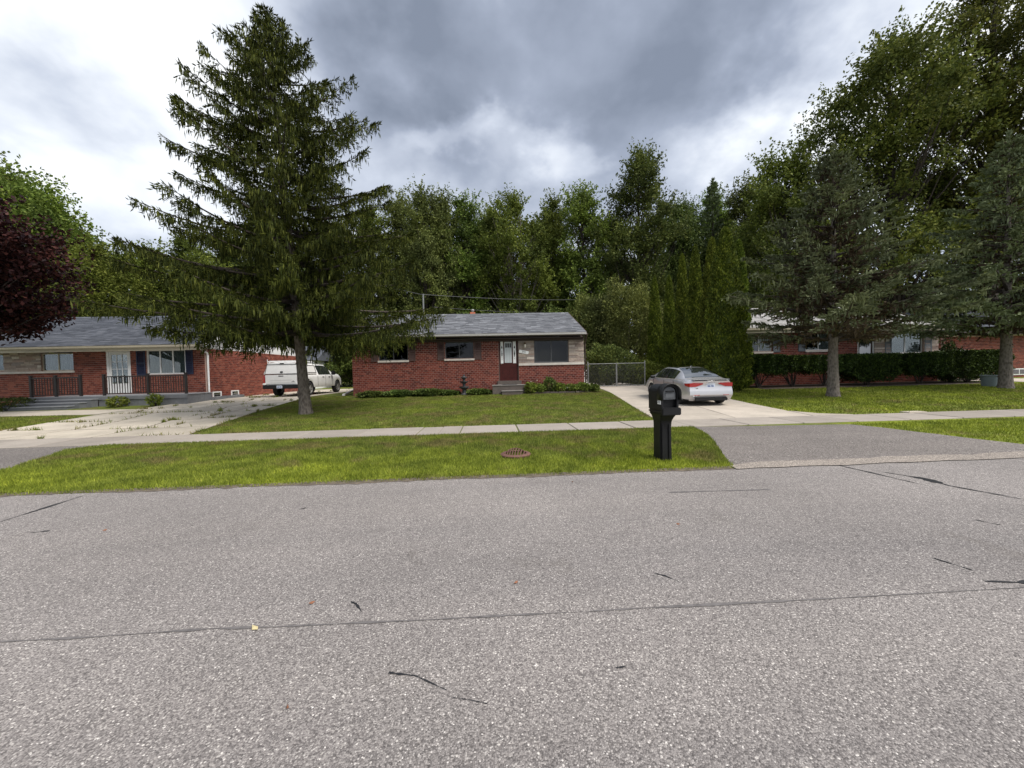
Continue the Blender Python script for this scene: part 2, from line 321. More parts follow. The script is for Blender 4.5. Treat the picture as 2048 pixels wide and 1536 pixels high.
M['flower'] = plain('white_petals', (0.75, 0.72, 0.6), 0.7)
M['silver'] = plain('silver_paint', (0.52, 0.515, 0.53), 0.34, metal=0.55, var=0.02, coat=0.8)
M['truck_white'] = plain('white_truck_paint', (0.74, 0.73, 0.71), 0.4, var=0.06, nscale=2, coat=0.5)
M['car_glass'] = plain('car_glass', (0.02, 0.024, 0.026), 0.03, var=0.0, spec=1.0, coat=1.0)
M['car_glass'].node_tree.nodes['Principled BSDF'].inputs['IOR'].default_value = 1.9
M['tyre'] = plain('tyre_rubber', (0.016, 0.016, 0.017), 0.8)
M['rim'] = plain('alloy_rim', (0.55, 0.55, 0.56), 0.3, metal=0.8)
M['steel_rim'] = plain('steel_rim', (0.40, 0.39, 0.37), 0.45, metal=0.5)
M['lamp_red'] = plain('red_lens', (0.32, 0.012, 0.014), 0.15, coat=0.6)
M['plate'] = plain('plate_white', (0.55, 0.60, 0.68), 0.4, var=0.06, nscale=40)
M['plate_blue'] = plain('plate_blue', (0.05, 0.09, 0.25), 0.4)
M['chrome'] = plain('chrome', (0.75, 0.75, 0.76), 0.12, metal=1.0)
M['ink'] = plain('black_ink', (0.015, 0.015, 0.017), 0.6)
M['lamp_glass'] = plain('lantern_glass', (0.62, 0.58, 0.5), 0.2)
M['brass'] = plain('aged_brass', (0.16, 0.10, 0.05), 0.4, metal=0.6)
M['tan_leaf'] = plain('fallen_leaf', (0.62, 0.52, 0.28), 0.7)
M['brown_leaf'] = plain('brown_fallen_leaf', (0.22, 0.09, 0.045), 0.8)
M['siding'] = plain('white_siding', (0.78, 0.78, 0.78), 0.5, var=0.04)
M['wire'] = plain('cable', (0.12, 0.12, 0.12), 0.6)
M['bin'] = plain('grey_blue_plastic', (0.19, 0.23, 0.255), 0.5)

# ------------------------------------------------------------------ mesh helpers
class MB:
    def __init__(s): s.v = []; s.f = []
    def quad(s, a, b, c, d):
        n = len(s.v); s.v += [a, b, c, d]; s.f.append((n, n+1, n+2, n+3)); return s
    def box(s, x0, x1, y0, y1, z0, z1):
        n = len(s.v)
        s.v += [(x0, y0, z0), (x1, y0, z0), (x1, y1, z0), (x0, y1, z0), (x0, y0, z1), (x1, y0, z1), (x1, y1, z1), (x0, y1, z1)]
        s.f += [tuple(n+i for i in q) for q in ((0, 3, 2, 1), (4, 5, 6, 7), (0, 1, 5, 4), (1, 2, 6, 5), (2, 3, 7, 6), (3, 0, 4, 7))]
        return s
    def obox(s, c, ax, hx, ay, hy, az, hz):
        c, ax, ay, az = Vector(c), Vector(ax).normalized()*hx, Vector(ay).normalized()*hy, Vector(az).normalized()*hz
        n = len(s.v)
        for (i, j, k) in ((-1, -1, -1), (1, -1, -1), (1, 1, -1), (-1, 1, -1), (-1, -1, 1), (1, -1, 1), (1, 1, 1), (-1, 1, 1)):
            s.v.append(tuple(c+ax*i+ay*j+az*k))
        s.f += [tuple(n+i for i in q) for q in ((0, 3, 2, 1), (4, 5, 6, 7), (0, 1, 5, 4), (1, 2, 6, 5), (2, 3, 7, 6), (3, 0, 4, 7))]
        return s
    def bar(s, a, b, w, h=None, up=(0, 0, 1)):
        a, b = Vector(a), Vector(b); d = b-a; L_ = d.length; d.normalize(); u = Vector(up)
        if abs(d.dot(u)) > 0.98: u = Vector((0, 1, 0))
        sd_ = d.cross(u).normalized(); u = sd_.cross(d)
        return s.obox((a+b)/2, d, L_/2, sd_, w/2, u, (h or w)/2)
    def tube(s, pts, rad, n=8, cap=True):
        pts = [Vector(p) for p in pts]; base = len(s.v); ref = Vector((0.13, 0.31, 0.94))
        for i, p in enumerate(pts):
            d = (pts[min(i+1, len(pts)-1)]-pts[max(i-1, 0)]).normalized()
            a = d.cross(ref if abs(d.dot(ref)) < 0.95 else Vector((1, 0, 0))).normalized(); b = d.cross(a)
            r = rad[i] if isinstance(rad, (list, tuple)) else rad
            for k in range(n):
                t = 2*math.pi*k/n; s.v.append(tuple(p+a*(r*math.cos(t))+b*(r*math.sin(t))))
        for i in range(len(pts)-1):
            for k in range(n):
                k2 = (k+1) % n; o = base+i*n
                s.f.append((o+k, o+k2, o+n+k2, o+n+k))
        if cap:
            s.f.append(tuple(base+k for k in range(n-1, -1, -1))); o = base+(len(pts)-1)*n
            s.f.append(tuple(o+k for k in range(n)))
        return s
    def lathe(s, prof, n=20, c=(0, 0, 0), axis='z', cap=True):
        base = len(s.v); c = Vector(c)
        for (r, h) in prof:
            for k in range(n):
                t = 2*math.pi*k/n; a, b = r*math.cos(t), r*math.sin(t)
                p = (a, b, h) if axis == 'z' else ((h, a, b) if axis == 'x' else (a, h, b))
                s.v.append(tuple(c+Vector(p)))
        for i in range(len(prof)-1):
            for k in range(n):
                k2 = (k+1) % n; o = base+i*n; s.f.append((o+k, o+k2, o+n+k2, o+n+k))
        if cap:
            s.f.append(tuple(base+k for k in range(n-1, -1, -1))); o = base+(len(prof)-1)*n; s.f.append(tuple(o+k for k in range(n)))
        return s
    def prism(s, poly, off, flip=False):
        """poly: list of 3-D points, off: extrusion vector"""
        n = len(s.v); k = len(poly); off = Vector(off)
        s.v += [tuple(Vector(p)) for p in poly]+[tuple(Vector(p)+off) for p in poly]
        s.f.append(tuple(n+i for i in range(k-1, -1, -1))); s.f.append(tuple(n+k+i for i in range(k)))
        for i in range(k):
            j = (i+1) % k; s.f.append((n+i, n+j, n+k+j, n+k+i))
        return s
    def build(s, name, mat, parent=None, kind=None, smooth=False, bevel=0, loc=None, fixn=True):
        me = bpy.data.meshes.new(name); me.from_pydata([tuple(v) for v in s.v], [], s.f)
        if fixn and len(s.f) < 60000:
            bm = bmesh.new(); bm.from_mesh(me); bmesh.ops.recalc_face_normals(bm, faces=bm.faces)
            if bevel: bmesh.ops.bevel(bm, geom=bm.edges[:], offset=bevel, segments=2, affect='EDGES', clamp_overlap=True)
            bm.to_mesh(me); bm.free()
        return link(name, me, mat, parent, kind, smooth, loc)
def link(name, me, mat, parent=None, kind=None, smooth=False, loc=None):
    o = bpy.data.objects.new(name, me); col.objects.link(o)
    if mat is not None: me.materials.append(M[mat] if isinstance(mat, str) else mat)
    if smooth:
        me.polygons.foreach_set('use_smooth', [True]*len(me.polygons))
        me.set_sharp_from_angle(angle=R(38))
    if parent is not None: o.parent = parent
    if kind: o['kind'] = kind
    if loc is not None: o.location = loc
    return o
def thing(name, label, cat, loc=(0, 0, 0), rz=0.0, group=None):
    o = bpy.data.objects.new(name, None); col.objects.link(o); o.empty_display_size = 0.2
    o.location = loc; o.rotation_euler = (0, 0, rz); return tag(o, label, cat, group)
def tag(o, label=None, cat=None, group=None, kind=None):
    if label: o['label'] = label
    if cat: o['category'] = cat
    if group: o['group'] = group
    if kind: o['kind'] = kind
    return o
def copy_tree(o, parent=None):
    c = o.copy(); col.objects.link(c)
    if parent is not None: c.parent = parent
    for ch in list(o.children): copy_tree(ch, c)
    return c
def npmesh(name, V, Fq, mat, parent=None, kind=None, smooth=False):
    """V (n,3) array, Fq (m,k) index array -> mesh object"""
    me = bpy.data.meshes.new(name); V = np.asarray(V, np.float32); Fq = np.asarray(Fq, np.int32); k = Fq.shape[1]
    me.vertices.add(len(V)); me.vertices.foreach_set('co', V.ravel())
    me.loops.add(Fq.size); me.loops.foreach_set('vertex_index', Fq.ravel())
    me.polygons.add(len(Fq)); me.polygons.foreach_set('loop_start', np.arange(0, Fq.size, k, dtype=np.int32))
    me.update(calc_edges=True)
    return link(name, me, mat, parent, kind, smooth)

# ------------------------------------------------------------------ terrain
GK = [(-600, -0.05), (5.58, -0.05), (5.72, 0.012), (7.6, 0.055), (9.75, 0.02), (11.12, 0.02), (22.0, 0.45), (60, 0.45), (900, 0.45)]
def gz(y):
    for (a, za), (b, zb) in zip(GK, GK[1:]):
        if y <= b: return za+(zb-za)*(y-a)/(b-a)
    return GK[-1][1]
gz_np = lambda y: np.interp(y, [k[0] for k in GK], [k[1] for k in GK])
def gp(px, py):
    d = ray(px, py); z = 0.0
    for _ in range(80):
        t = (CAM_H-z)/-d.z; z = 0.5*z+0.5*max(gz(d.y*t), 0.0)
    return d.x*t, d.y*t
def drape(poly, lift=0.006, thick=0.0):
    """a ground polygon cut along the terrain's breaks and laid on it"""
    bm = bmesh.new(); f = bm.faces.new([bm.verts.new((x, y, 0)) for x, y in poly])
    for (ky, _) in GK:
        bmesh.ops.bisect_plane(bm, geom=bm.verts[:]+bm.edges[:]+bm.faces[:], plane_co=(0, ky, 0), plane_no=(0, 1, 0), dist=1e-5)
    bmesh.ops.recalc_face_normals(bm, faces=bm.faces)
    for f in bm.faces:
        if f.normal.z < 0: f.normal_flip()
    for v in bm.verts: v.co.z = gz(v.co.y)+lift
    if thick:
        r = bmesh.ops.extrude_face_region(bm, geom=bm.faces[:])
        for v in [g for g in r['geom'] if isinstance(g, bmesh.types.BMVert)]: v.co.z -= thick
        bmesh.ops.recalc_face_normals(bm, faces=bm.faces)
    me = bpy.data.meshes.new('drape'); bm.to_mesh(me); bm.free(); return me
def lay(name, poly, mat, lift=0.006, thick=0.0, parent=None, kind=None):
    me = drape(poly, lift, thick); me.name = name
    return link(name, me, mat, parent, kind)

gb = MB(); ys = [k[0] for k in GK]
for (a, b) in zip(ys, ys[1:]):
    gb.quad((-700, a, gz(a)), (700, a, gz(a)), (700, b, gz(b)), (-700, b, gz(b)))
gb.build('ground', 'turf', kind='structure')
# road with a slightly ragged far edge
rnd = random.Random(3)
ex = np.arange(-200, 200.1, 0.5)
edge = [(x, 5.735+0.03*math.sin(x*1.7)+rnd.uniform(-.02, .02)) for x in ex]
rb = MB(); n = len(edge); rb.v = [(x, -40, 0.0) for x, y in edge]+[(x, y, 0.0) for x, y in edge]
rb.f = [(i, i+1, n+i+1, n+i) for i in range(n-1)]
road = rb.build('road', 'road', kind='structure')

def ribbon(name, pts, mat, parent, z=0.004, jitter=0.75):
    """thin streak on the road: pts of (px, py, half width in m)"""
    P = []
    for (a, b) in zip(pts, pts[1:]):
        for k in range(6):
            t = k/6; P.append(tuple(a[i]+(b[i]-a[i])*t for i in range(3)))
    P.append(pts[-1]); g = []
    for (px, py, hw) in P:
        d = ray(px, py); t = CAM_H/-d.z; g.append((d.x*t, d.y*t, hw*(1+rnd.uniform(-jitter, jitter))))
    mb = MB(); k = len(g)
    for i, (x, y, hw) in enumerate(g):
        a, b = g[max(i-1, 0)], g[min(i+1, k-1)]; dx, dy = b[0]-a[0], b[1]-a[1]; l = math.hypot(dx, dy) or 1
        nx, ny = -dy/l*hw, dx/l*hw
        mb.v += [(x+nx, y+ny, z), (x-nx, y-ny, z)]
    mb.f = [(2*i, 2*i+1, 2*i+3, 2*i+2) for i in range(k-1)]
    return mb.build(name, mat, parent)
SEAL = [[(0, 1044, .006), (90, 1016, .018), (165, 992, .008)], [(1655, 926, .010), (1740, 945, .014), (1855, 972, .006)],
        [(1765, 944, .006), (1850, 958, .045), (1900, 972, .03), (2042, 998, .012)], [(1950, 1040, .006), (2000, 1050, .008)],
        [(1868, 1117, .006), (1945, 1141, .005)], [(1970, 1163, .004), (2048, 1166, .022), (2100, 1168, .02)],
        [(778, 1346, .007), (800, 1349, .005), (830, 1352, .0025), (850, 1361, .003), (893, 1381, .0015)], [(702, 1204, .006), (712, 1208, .007), (722, 1222, .002)],
        [(1310, 1147, .004), (1330, 1152, .006), (1358, 1164, .002)], [(598, 1019, .01), (612, 1016, .012)], [(905, 1396, .001), (940, 1401, .002), (975, 1408, .0025)],
        [(1232, 1337, .003), (1250, 1334, .004)], [(60, 1066, .004), (100, 1062, .012)]]
for s_ in SEAL: ribbon('crack_sealant', s_, 'tar', road, 0.004)
ribbon('pavement_seam', [(-60, 1287, .008), (180, 1275, .008), (420, 1258, .009), (560, 1254, .004), (700, 1247, .009), (860, 1240, .004), (1000, 1232, .008), (1150, 1225, .003), (1300, 1216, .008), (1560, 1203, .009), (1760, 1192, .006), (2110, 1172, .004)], 'joint', road, 0.0035, 0.85)
ribbon('pavement_seam', [(1340, 985, .015), (1440, 982, .012), (1540, 979, .02)], 'joint', road, 0.0035, 0.8)

ed = MB(); exs = np.arange(-13, 3.75, 0.12); k = len(exs)
ed.v = [(x, 5.66-abs(rnd.gauss(0, .028))-.02*math.sin(x*2.3), 0.0045) for x in exs]+[(x, 5.75, 0.022) for x in exs]; ed.f = [(i, i+1, k+i+1, k+i) for i in range(k-1)]
ed.build('roadside_dirt', 'edge_dirt', kind='structure')
# aprons, gravel edge, sidewalk
def G(*pp): return [gp(*p) for p in pp]
AR = [gp(1700, 849), gp(1760, 855), gp(1850, 866), gp(1950, 878), gp(2048, 889), gp(2150, 898)]
AR = [(a, min(b, 9.74)) for a, b in AR]
apr = lay('apron', [(3.72, 5.78), (4.0, 6.4), (4.5, 7.5), (4.95, 8.6), (5.25, 9.74)]+AR+[(15.5, 5.78)], 'apron', 0.006, kind='structure')
ge = MB(); gx = np.arange(3.7, 15.2, 0.35); top = [5.93+0.03*math.sin(x*3)+rnd.uniform(-.05, .05)-max(0, 4.3-x)*0.2 for x in gx]
bot = [5.62+rnd.uniform(-.04, .04) for x in gx]; k = len(gx)
ge.v = [(x, b, 0.012) for x, b in zip(gx, bot)]+[(x, t, gz(t)+0.014) for x, t in zip(gx, top)]
ge.f = [(i, i+1, k+i+1, k+i) for i in range(k-1)]
ge.build('gravel_strip', 'gravel_edge', kind='structure')
lay('apron', [(-17.5, 5.78), (-12, 5.78), (-9.2, 6.0), (-8.5, 6.6), (-8.6, 7.4), (-9.1, 8.4), (-9.6, 9.2), (-9.3, 9.74), (-17, 9.74)], 'apron', 0.006, kind='structure')

side = thing('sidewalk', None, None); tag(side, kind='structure')
def slab_objs(polys, mat, parent, lift, thick, name='slab', bev=0.012, gap=0.008):
    for p in polys:
        cx = sum(q[0] for q in p)/len(p); cy = sum(q[1] for q in p)/len(p); out = []
        for (x, y) in p:
            dx, dy = cx-x, cy-y; l = math.hypot(dx, dy); out.append((x+dx/l*gap*1.4, y+dy/l*gap*1.4))
        me = drape(out, lift+rnd.uniform(-.004, .006), thick); me.name = name
        bm = bmesh.new(); bm.from_mesh(me)
        ed = [e for e in bm.edges if e.is_manifold and len(e.link_faces) == 2 and e.calc_face_angle(0) > 0.5 and min(v.co.z for v in e.verts) > gz(cy)-0.6*thick-0.25]
        bmesh.ops.bevel(bm, geom=ed, offset=bev, segments=1, affect='EDGES', clamp_overlap=True); bm.to_mesh(me); bm.free()
        link(name, me, mat, parent)
sw = []; x = -46.0
while x < 46:
    wdt = 1.52 if not (-2.2 < x < -0.9) else 0.55
    sw.append([(x, 9.75), (x+wdt, 9.75), (x+wdt, 11.12), (x, 11.12)]); x += wdt
slab_objs(sw, 'sidewalk', side, 0.022, 0.1, gap=0.014)
drv = thing('driveway', None, None); tag(drv, kind='structure')
LE = [(4.9, 11.13), (5.35, 14.2), (5.85, 17.2), (6.3, 20.0), (6.6, 23.5), (6.9, 28), (7.0, 34)]
RE = [(9.75, 11.13), (9.95, 14.0), (10.25, 16.8), (10.5, 20.0), (10.7, 23.5), (11.0, 28), (11.2, 34)]
pol = []
for i in range(len(LE)-1):
    m0 = tuple((a+b)/2 for a, b in zip(LE[i], RE[i])); m1 = tuple((a+b)/2 for a, b in zip(LE[i+1], RE[i+1]))
    pol += [[LE[i], m0, m1, LE[i+1]], [m0, RE[i], RE[i+1], m1]]
pol[1:2] = [[((4.9+9.75)/2, 11.13), (9.75, 11.13), (9.82, 12.2), (7.5, 12.5)], [(7.5, 12.5), (9.82, 12.2), (9.95, 14.0), (7.65, 14.1)]]
pol.append([(9.75, 11.13), (11.1, 11.13), (10.3, 11.5), (9.82, 12.2)])
slab_objs(pol, 'drive', drv, 0.018, 0.1, gap=0.010)
old = thing('driveway', None, None); tag(old, kind='structure')
pol = []; rr = random.Random(11)
rows = [11.13, 12.6, 14.3, 16.2, 18.0, 20.0, 22.4, 25.5, 29, 34]
def ol(y): return np.interp(y, [11, 12.3, 15.8, 20.6, 34], [-16.8, -15.2, -15.75, -15.6, -15.6])
def orr(y): return np.interp(y, [11, 15.3, 22.4, 34], [-8.35, -9.25, -10.2, -10.0])
gr = [[(ol(y)+(orr(y)-ol(y))*t+(rr.uniform(-.25, .25) if 0 < t < 1 else 0), y+(rr.uniform(-.22, .22) if 0 < i < 9 else 0)) for t in (0, .36, .68, 1)] for i, y in enumerate(rows)]
for i in range(len(rows)-1):
    for j in range(3):
        a, b, c, d = gr[i][j], gr[i][j+1], gr[i+1][j+1], gr[i+1][j]
        if rr.random() < 0.45 and i < 7:
            t1, t2 = rr.uniform(.3, .7), rr.uniform(.3, .7); e = (a[0]+(b[0]-a[0])*t1, a[1]+(b[1]-a[1])*t1); f = (d[0]+(c[0]-d[0])*t2, d[1]+(c[1]-d[1])*t2)
            pol += [[a, e, f, d], [e, b, c, f]]
        else: pol.append([a, b, c, d])
slab_objs(pol, 'old_drive', old, 0.02, 0.1, gap=0.03)
OLDPOL = pol
lay('driveway_base', [(ol(y), y) for y in rows]+[(orr(y)-.0, y) for y in rows[::-1]], 'soil', 0.012, kind='structure')
lay('driveway_base', LE+RE[::-1], 'soil', 0.010, kind='structure')
lay('path', [(-26, 16.9), (-15.9, 16.4), (-15.75, 18.0), (-18.5, 18.3), (-26, 18.5)], 'old_drive', 0.012, kind='structure')

# ------------------------------------------------------------------ grass
rng = np.random.default_rng(5)
def inside(x, y, poly):
    r = np.zeros(len(x), bool); j = len(poly)-1
    for i in range(len(poly)):
        xi, yi = poly[i]; xj, yj = poly[j]
        c = ((yi > y) != (yj > y)) & (x < (xj-xi)*(y-yi)/((yj-yi) or 1e-9)+xi); r ^= c; j = i
    return r
def blades(name, poly, dens, h, wd, label_kind='stuff', excl=()):
    P = np.array(poly); x0, y0 = P.min(0); x1, y1 = P.max(0)
    n = int((x1-x0)*(y1-y0)*dens); x = rng.uniform(x0, x1, n); y = rng.uniform(y0, y1, n)
    k = inside(x, y, poly)
    for e in excl: k &= ~inside(x, y, e)
    x, y = x[k], y[k]; n = len(x); z = np.maximum(gz_np(y), -0.01)
    hh = h*rng.uniform(.45, 1.25, n); a = rng.uniform(0, 2*np.pi, n); lean = rng.uniform(0.1, 0.8, n)*hh; la = rng.uniform(0, 2*np.pi, n)
    V = np.empty((n, 3, 3)); c, s = np.cos(a)*wd/2, np.sin(a)*wd/2
    V[:, 0] = np.c_[x-c, y-s, z-0.004]; V[:, 1] = np.c_[x+c, y+s, z-0.004]; V[:, 2] = np.c_[x+np.cos(la)*lean, y+np.sin(la)*lean, z+hh]
    o = npmesh(name, V.reshape(-1, 3), np.arange(3*n).reshape(-1, 3), 'blades', kind='stuff'); return o
VERGE = [(-9.3, 9.76), (-9.62, 9.2), (-9.12, 8.4), (-8.62, 7.4), (-8.5, 6.6), (-9.2, 6.0), (-12, 5.74), (-12, 5.66), (3.7, 5.66), (4.0, 6.4), (4.5, 7.5), (4.95, 8.6), (5.27, 9.76)]
tag(blades('grass', VERGE, 3000, 0.05, 0.013), 'lush green grass strip between the road and the sidewalk', 'grass')
LAWN = [(-8.3, 11.1), (4.95, 11.1), (5.37, 14.2), (5.87, 17.2), (6.3, 20.0), (6.2, 21), (-10.1, 22), (-9.27, 15.3)]
tag(blades('grass', LAWN, 1050, 0.05, 0.019), 'olive green front lawn with dry patches before the middle house', 'grass')
RLAWN = [(11.2, 11.1), (10.3, 11.52), (9.84, 12.2), (9.97, 14.0), (10.27, 16.8), (10.5, 19.4), (40, 19.4), (40, 11.1)]
tag(blades('grass', RLAWN, 300, 0.065, 0.034), 'green lawn around the blue spruces beside the right driveway', 'grass')
RV = [(a, b+.04) for a, b in AR]+[(15.5, 5.85), (24, 5.75), (24, 9.76)]
tag(blades('grass', RV, 750, 0.055, 0.018), 'green grass verge beyond the asphalt apron on the right', 'grass')
LL = [(-16.9, 11.13), (-15.25, 12.3), (-15.77, 15.8), (-17, 16.3), (-30, 16.8), (-30, 11.13)]
tag(blades('grass', LL, 800, 0.06, 0.02), 'small bright lawn by the grey porch steps', 'grass')
# weeds in the old driveway's cracks
wx, wy = [], []
for p in OLDPOL:
    for (a, b) in zip(p, p[1:]+p[:1]):
        if rng.random() < (0.6 if abs(a[1]-b[1]) < 0.8 else 0.5):
            k = rng.integers(10, 70); t0, t1 = sorted(rng.uniform(0, 1, 2)); t = rng.uniform(t0, t1, k)
            wx += list(a[0]+(b[0]-a[0])*t+rng.normal(0, .02, k)); wy += list(a[1]+(b[1]-a[1])*t+rng.normal(0, .02, k))
wx, wy = np.array(wx), np.array(wy); n = len(wx)
V = np.empty((n, 3, 3)); a = rng.uniform(0, 6.28, n); hh = rng.uniform(.04, .16, n); c, s = np.cos(a)*.012, np.sin(a)*.012; z = gz_np(wy)
V[:, 0] = np.c_[wx-c, wy-s, z]; V[:, 1] = np.c_[wx+c, wy+s, z]; V[:, 2] = np.c_[wx+rng.normal(0, .05, n), wy+rng.normal(0, .05, n), z+hh]
tag(npmesh('weeds', V.reshape(-1, 3), np.arange(3*n).reshape(-1, 3), 'blades', kind='stuff'), 'weeds growing in the cracks of the old concrete driveway', 'weeds')

# ------------------------------------------------------------------ building helpers
def front(u, d, z): return (u, d, z)                  # wall in the plane y = 0, d goes inwards
def side_r(xs): return lambda u, d, z: (xs-d, u, z)   # wall facing +x
def side_l(xs): return lambda u, d, z: (xs+d, u, z)   # wall facing -x
def pbox(mb, P, u0, u1, d0, d1, z0, z1):
    n = len(mb.v)
    mb.v += [P(u0, d0, z0), P(u1, d0, z0), P(u1, d1, z0), P(u0, d1, z0), P(u0, d0, z1), P(u1, d0, z1), P(u1, d1, z1), P(u0, d1, z1)]
    mb.f += [tuple(n+i for i in q) for q in ((0, 3, 2, 1), (4, 5, 6, 7), (0, 1, 5, 4), (1, 2, 6, 5), (2, 3, 7, 6), (3, 0, 4, 7))]
def wall(parent, P, u0, u1, z0, z1, opens, mat='brick', mortar='mortar', blanks=(), soldier=0.0, bl=0.2032, bh=0.1016):
    """mortar slab with real openings, bricks standing proud of it"""
    us = sorted({u0, u1, *[min(max(o[k], u0), u1) for o in opens for k in (0, 1)]}); zs = sorted({z0, z1, *[min(max(o[k], z0), z1) for o in opens for k in (2, 3)]})
    mb = MB()
    for a, b in zip(us, us[1:]):
        run = None
        for c, d in zip(zs, zs[1:]):
            cu_, cz = (a+b)/2, (c+d)/2
            if any(o[0] < cu_ < o[1] and o[2] < cz < o[3] for o in opens): continue
            pbox(mb, P, a, b, 0.0, 0.2, c, d)
    w_ = mb.build('wall', mortar, parent)
    bm_ = MB(); g = 0.009; off = 0; z = z0; rr = random.Random(int(abs(u0*100)+abs(z1*10)))
    skip = list(opens)+list(blanks); ztop = z1-soldier
    while z < ztop-0.02:
        zt = min(z+bh, ztop); u = u0-(bl/2 if off else 0)
        while u < u1:
            a, b = max(u, u0), min(u+bl, u1); segs = [(a, b)]
            for o in skip:
                if o[2] < (z+zt)/2 < o[3]:
                    ns = []
                    for (p, q) in segs:
                        if q <= o[0] or p >= o[1]: ns.append((p, q)); continue
                        if p < o[0]: ns.append((p, o[0]))
                        if q > o[1]: ns.append((o[1], q))
                    segs = ns
            for (p, q) in segs:
                if q-p > 0.03: pbox5(bm_, P, p+g, q-g, -0.009-rr.random()*0.004, 0.002, z+g, zt-g)
            u += bl
        z += bh; off ^= 1
    if soldier:
        u = u0
        while u < u1-0.03:
            if not any(o[0]-0.02 < u+0.04 < o[1]+0.02 and o[2] < z1-soldier/2 < o[3] for o in skip):
                pbox5(bm_, P, u+g, u+bh-g, -0.009-rr.random()*0.004, 0.002, z1-soldier+g, z1-g)
            u += bh
    bm_.build('bricks', mat, w_, kind='stuff', fixn=False)
    return w_
def pbox5(mb, P, u0, u1, d0, d1, z0, z1):
    n = len(mb.v)
    mb.v += [P(u0, d0, z0), P(u1, d0, z0), P(u1, d0, z1), P(u0, d0, z1), P(u0, d1, z0), P(u1, d1, z0), P(u1, d1, z1), P(u0, d1, z1)]
    mb.f += [tuple(n+i for i in q) for q in ((0, 1, 2, 3), (0, 4, 5, 1), (1, 5, 6, 2), (2, 6, 7, 3), (3, 7, 4, 0))]
def pb(name, P, u0, u1, d0, d1, z0, z1, mat, parent, bevel=0):
    mb = MB(); pbox(mb, P, u0, u1, d0, d1, z0, z1); return mb.build(name, mat, parent, bevel=bevel)
def window(parent, P, u0, u1, z0, z1, frame='white', mull=(0.5,), back='room', pane='pane', fw=0.05, rec=0.05, sill=None, blind_range=None):
    mb = MB(); d0, d1 = rec, rec+0.06
    pbox(mb, P, u0, u0+fw, d0, d1, z0, z1); pbox(mb, P, u1-fw, u1, d0, d1, z0, z1)
    pbox(mb, P, u0+fw, u1-fw, d0, d1, z1-fw, z1); pbox(mb, P, u0+fw, u1-fw, d0, d1, z0, z0+fw)
    cuts = [u0+fw]+[u0+(u1-u0)*m_ for m_ in mull]+[u1-fw]
    for m_ in mull: pbox(mb, P, u0+(u1-u0)*m_-fw*0.45, u0+(u1-u0)*m_+fw*0.45, d0+0.004, d1-0.004, z0+fw, z1-fw)
    win = mb.build('window', frame, parent)
    for a, b in zip(cuts, cuts[1:]):
        pb('pane', P, a+0.005, b-0.005, d0+0.025, d0+0.031, z0+fw, z1-fw, pane, win)
    bk = MB(); pbox(bk, P, u0, u1, 0.62, 0.66, z0-0.2, z1+0.2); pbox(bk, P, u0-0.3, u0-0.26, 0.25, 0.62, z0-0.2, z1+0.2); pbox(bk, P, u1+0.26, u1+0.3, 0.25, 0.62, z0-0.2, z1+0.2)
    bk.build('room_backing', 'room', win)
    if back in ('blind', 'curtain'):
        a, b = blind_range or (0, 1); x0_, x1_ = u0+(u1-u0)*a+0.03, u0+(u1-u0)*b-0.03; mb = MB()
        if back == 'blind':
            z = z0+0.04
            while z < z1-0.03: mb.quad(P(x0_, 0.16, z), P(x1_, 0.16, z), P(x1_, 0.19, z+0.036), P(x0_, 0.19, z+0.036)); z += 0.042
        else:
            k = max(8, int((x1_-x0_)*24))
            for i in range(k):
                t0, t1 = i/k, (i+1)/k; da, db = 0.17+0.02*math.sin(i*1.6), 0.17+0.02*math.sin((i+1)*1.6)
                mb.quad(P(x0_+(x1_-x0_)*t0, da, z0), P(x0_+(x1_-x0_)*t1, db, z0), P(x0_+(x1_-x0_)*t1, db, z1), P(x0_+(x1_-x0_)*t0, da, z1))
        mb.build('blind' if back == 'blind' else 'curtain', 'blind' if back == 'blind' else 'curtain', win)
    if sill: pb('sill', P, u0-0.04, u1+0.05, -0.06, 0.05, z0-sill, z0, 'limestone', win)
    return win
def shutter(parent, P, u0, u1, z0, z1, mat):
    mb = MB(); fw = 0.05
    pbox(mb, P, u0, u0+fw, -0.05, -0.014, z0, z1); pbox(mb, P, u1-fw, u1, -0.05, -0.014, z0, z1)
    pbox(mb, P, u0+fw, u1-fw, -0.05, -0.014, z0, z0+fw); pbox(mb, P, u0+fw, u1-fw, -0.05, -0.014, z1-fw, z1)
    pbox(mb, P, u0+fw, u1-fw, -0.05, -0.014, (z0+z1)/2-fw/2, (z0+z1)/2+fw/2)
    z = z0+fw+0.01
    while z < z1-fw-0.03:
        mb.quad(P(u0+fw, -0.042, z), P(u1-fw, -0.042, z), P(u1-fw, -0.02, z+0.04), P(u0+fw, -0.02, z+0.04)); z += 0.045
    return mb.build('shutter', mat, parent, fixn=False)
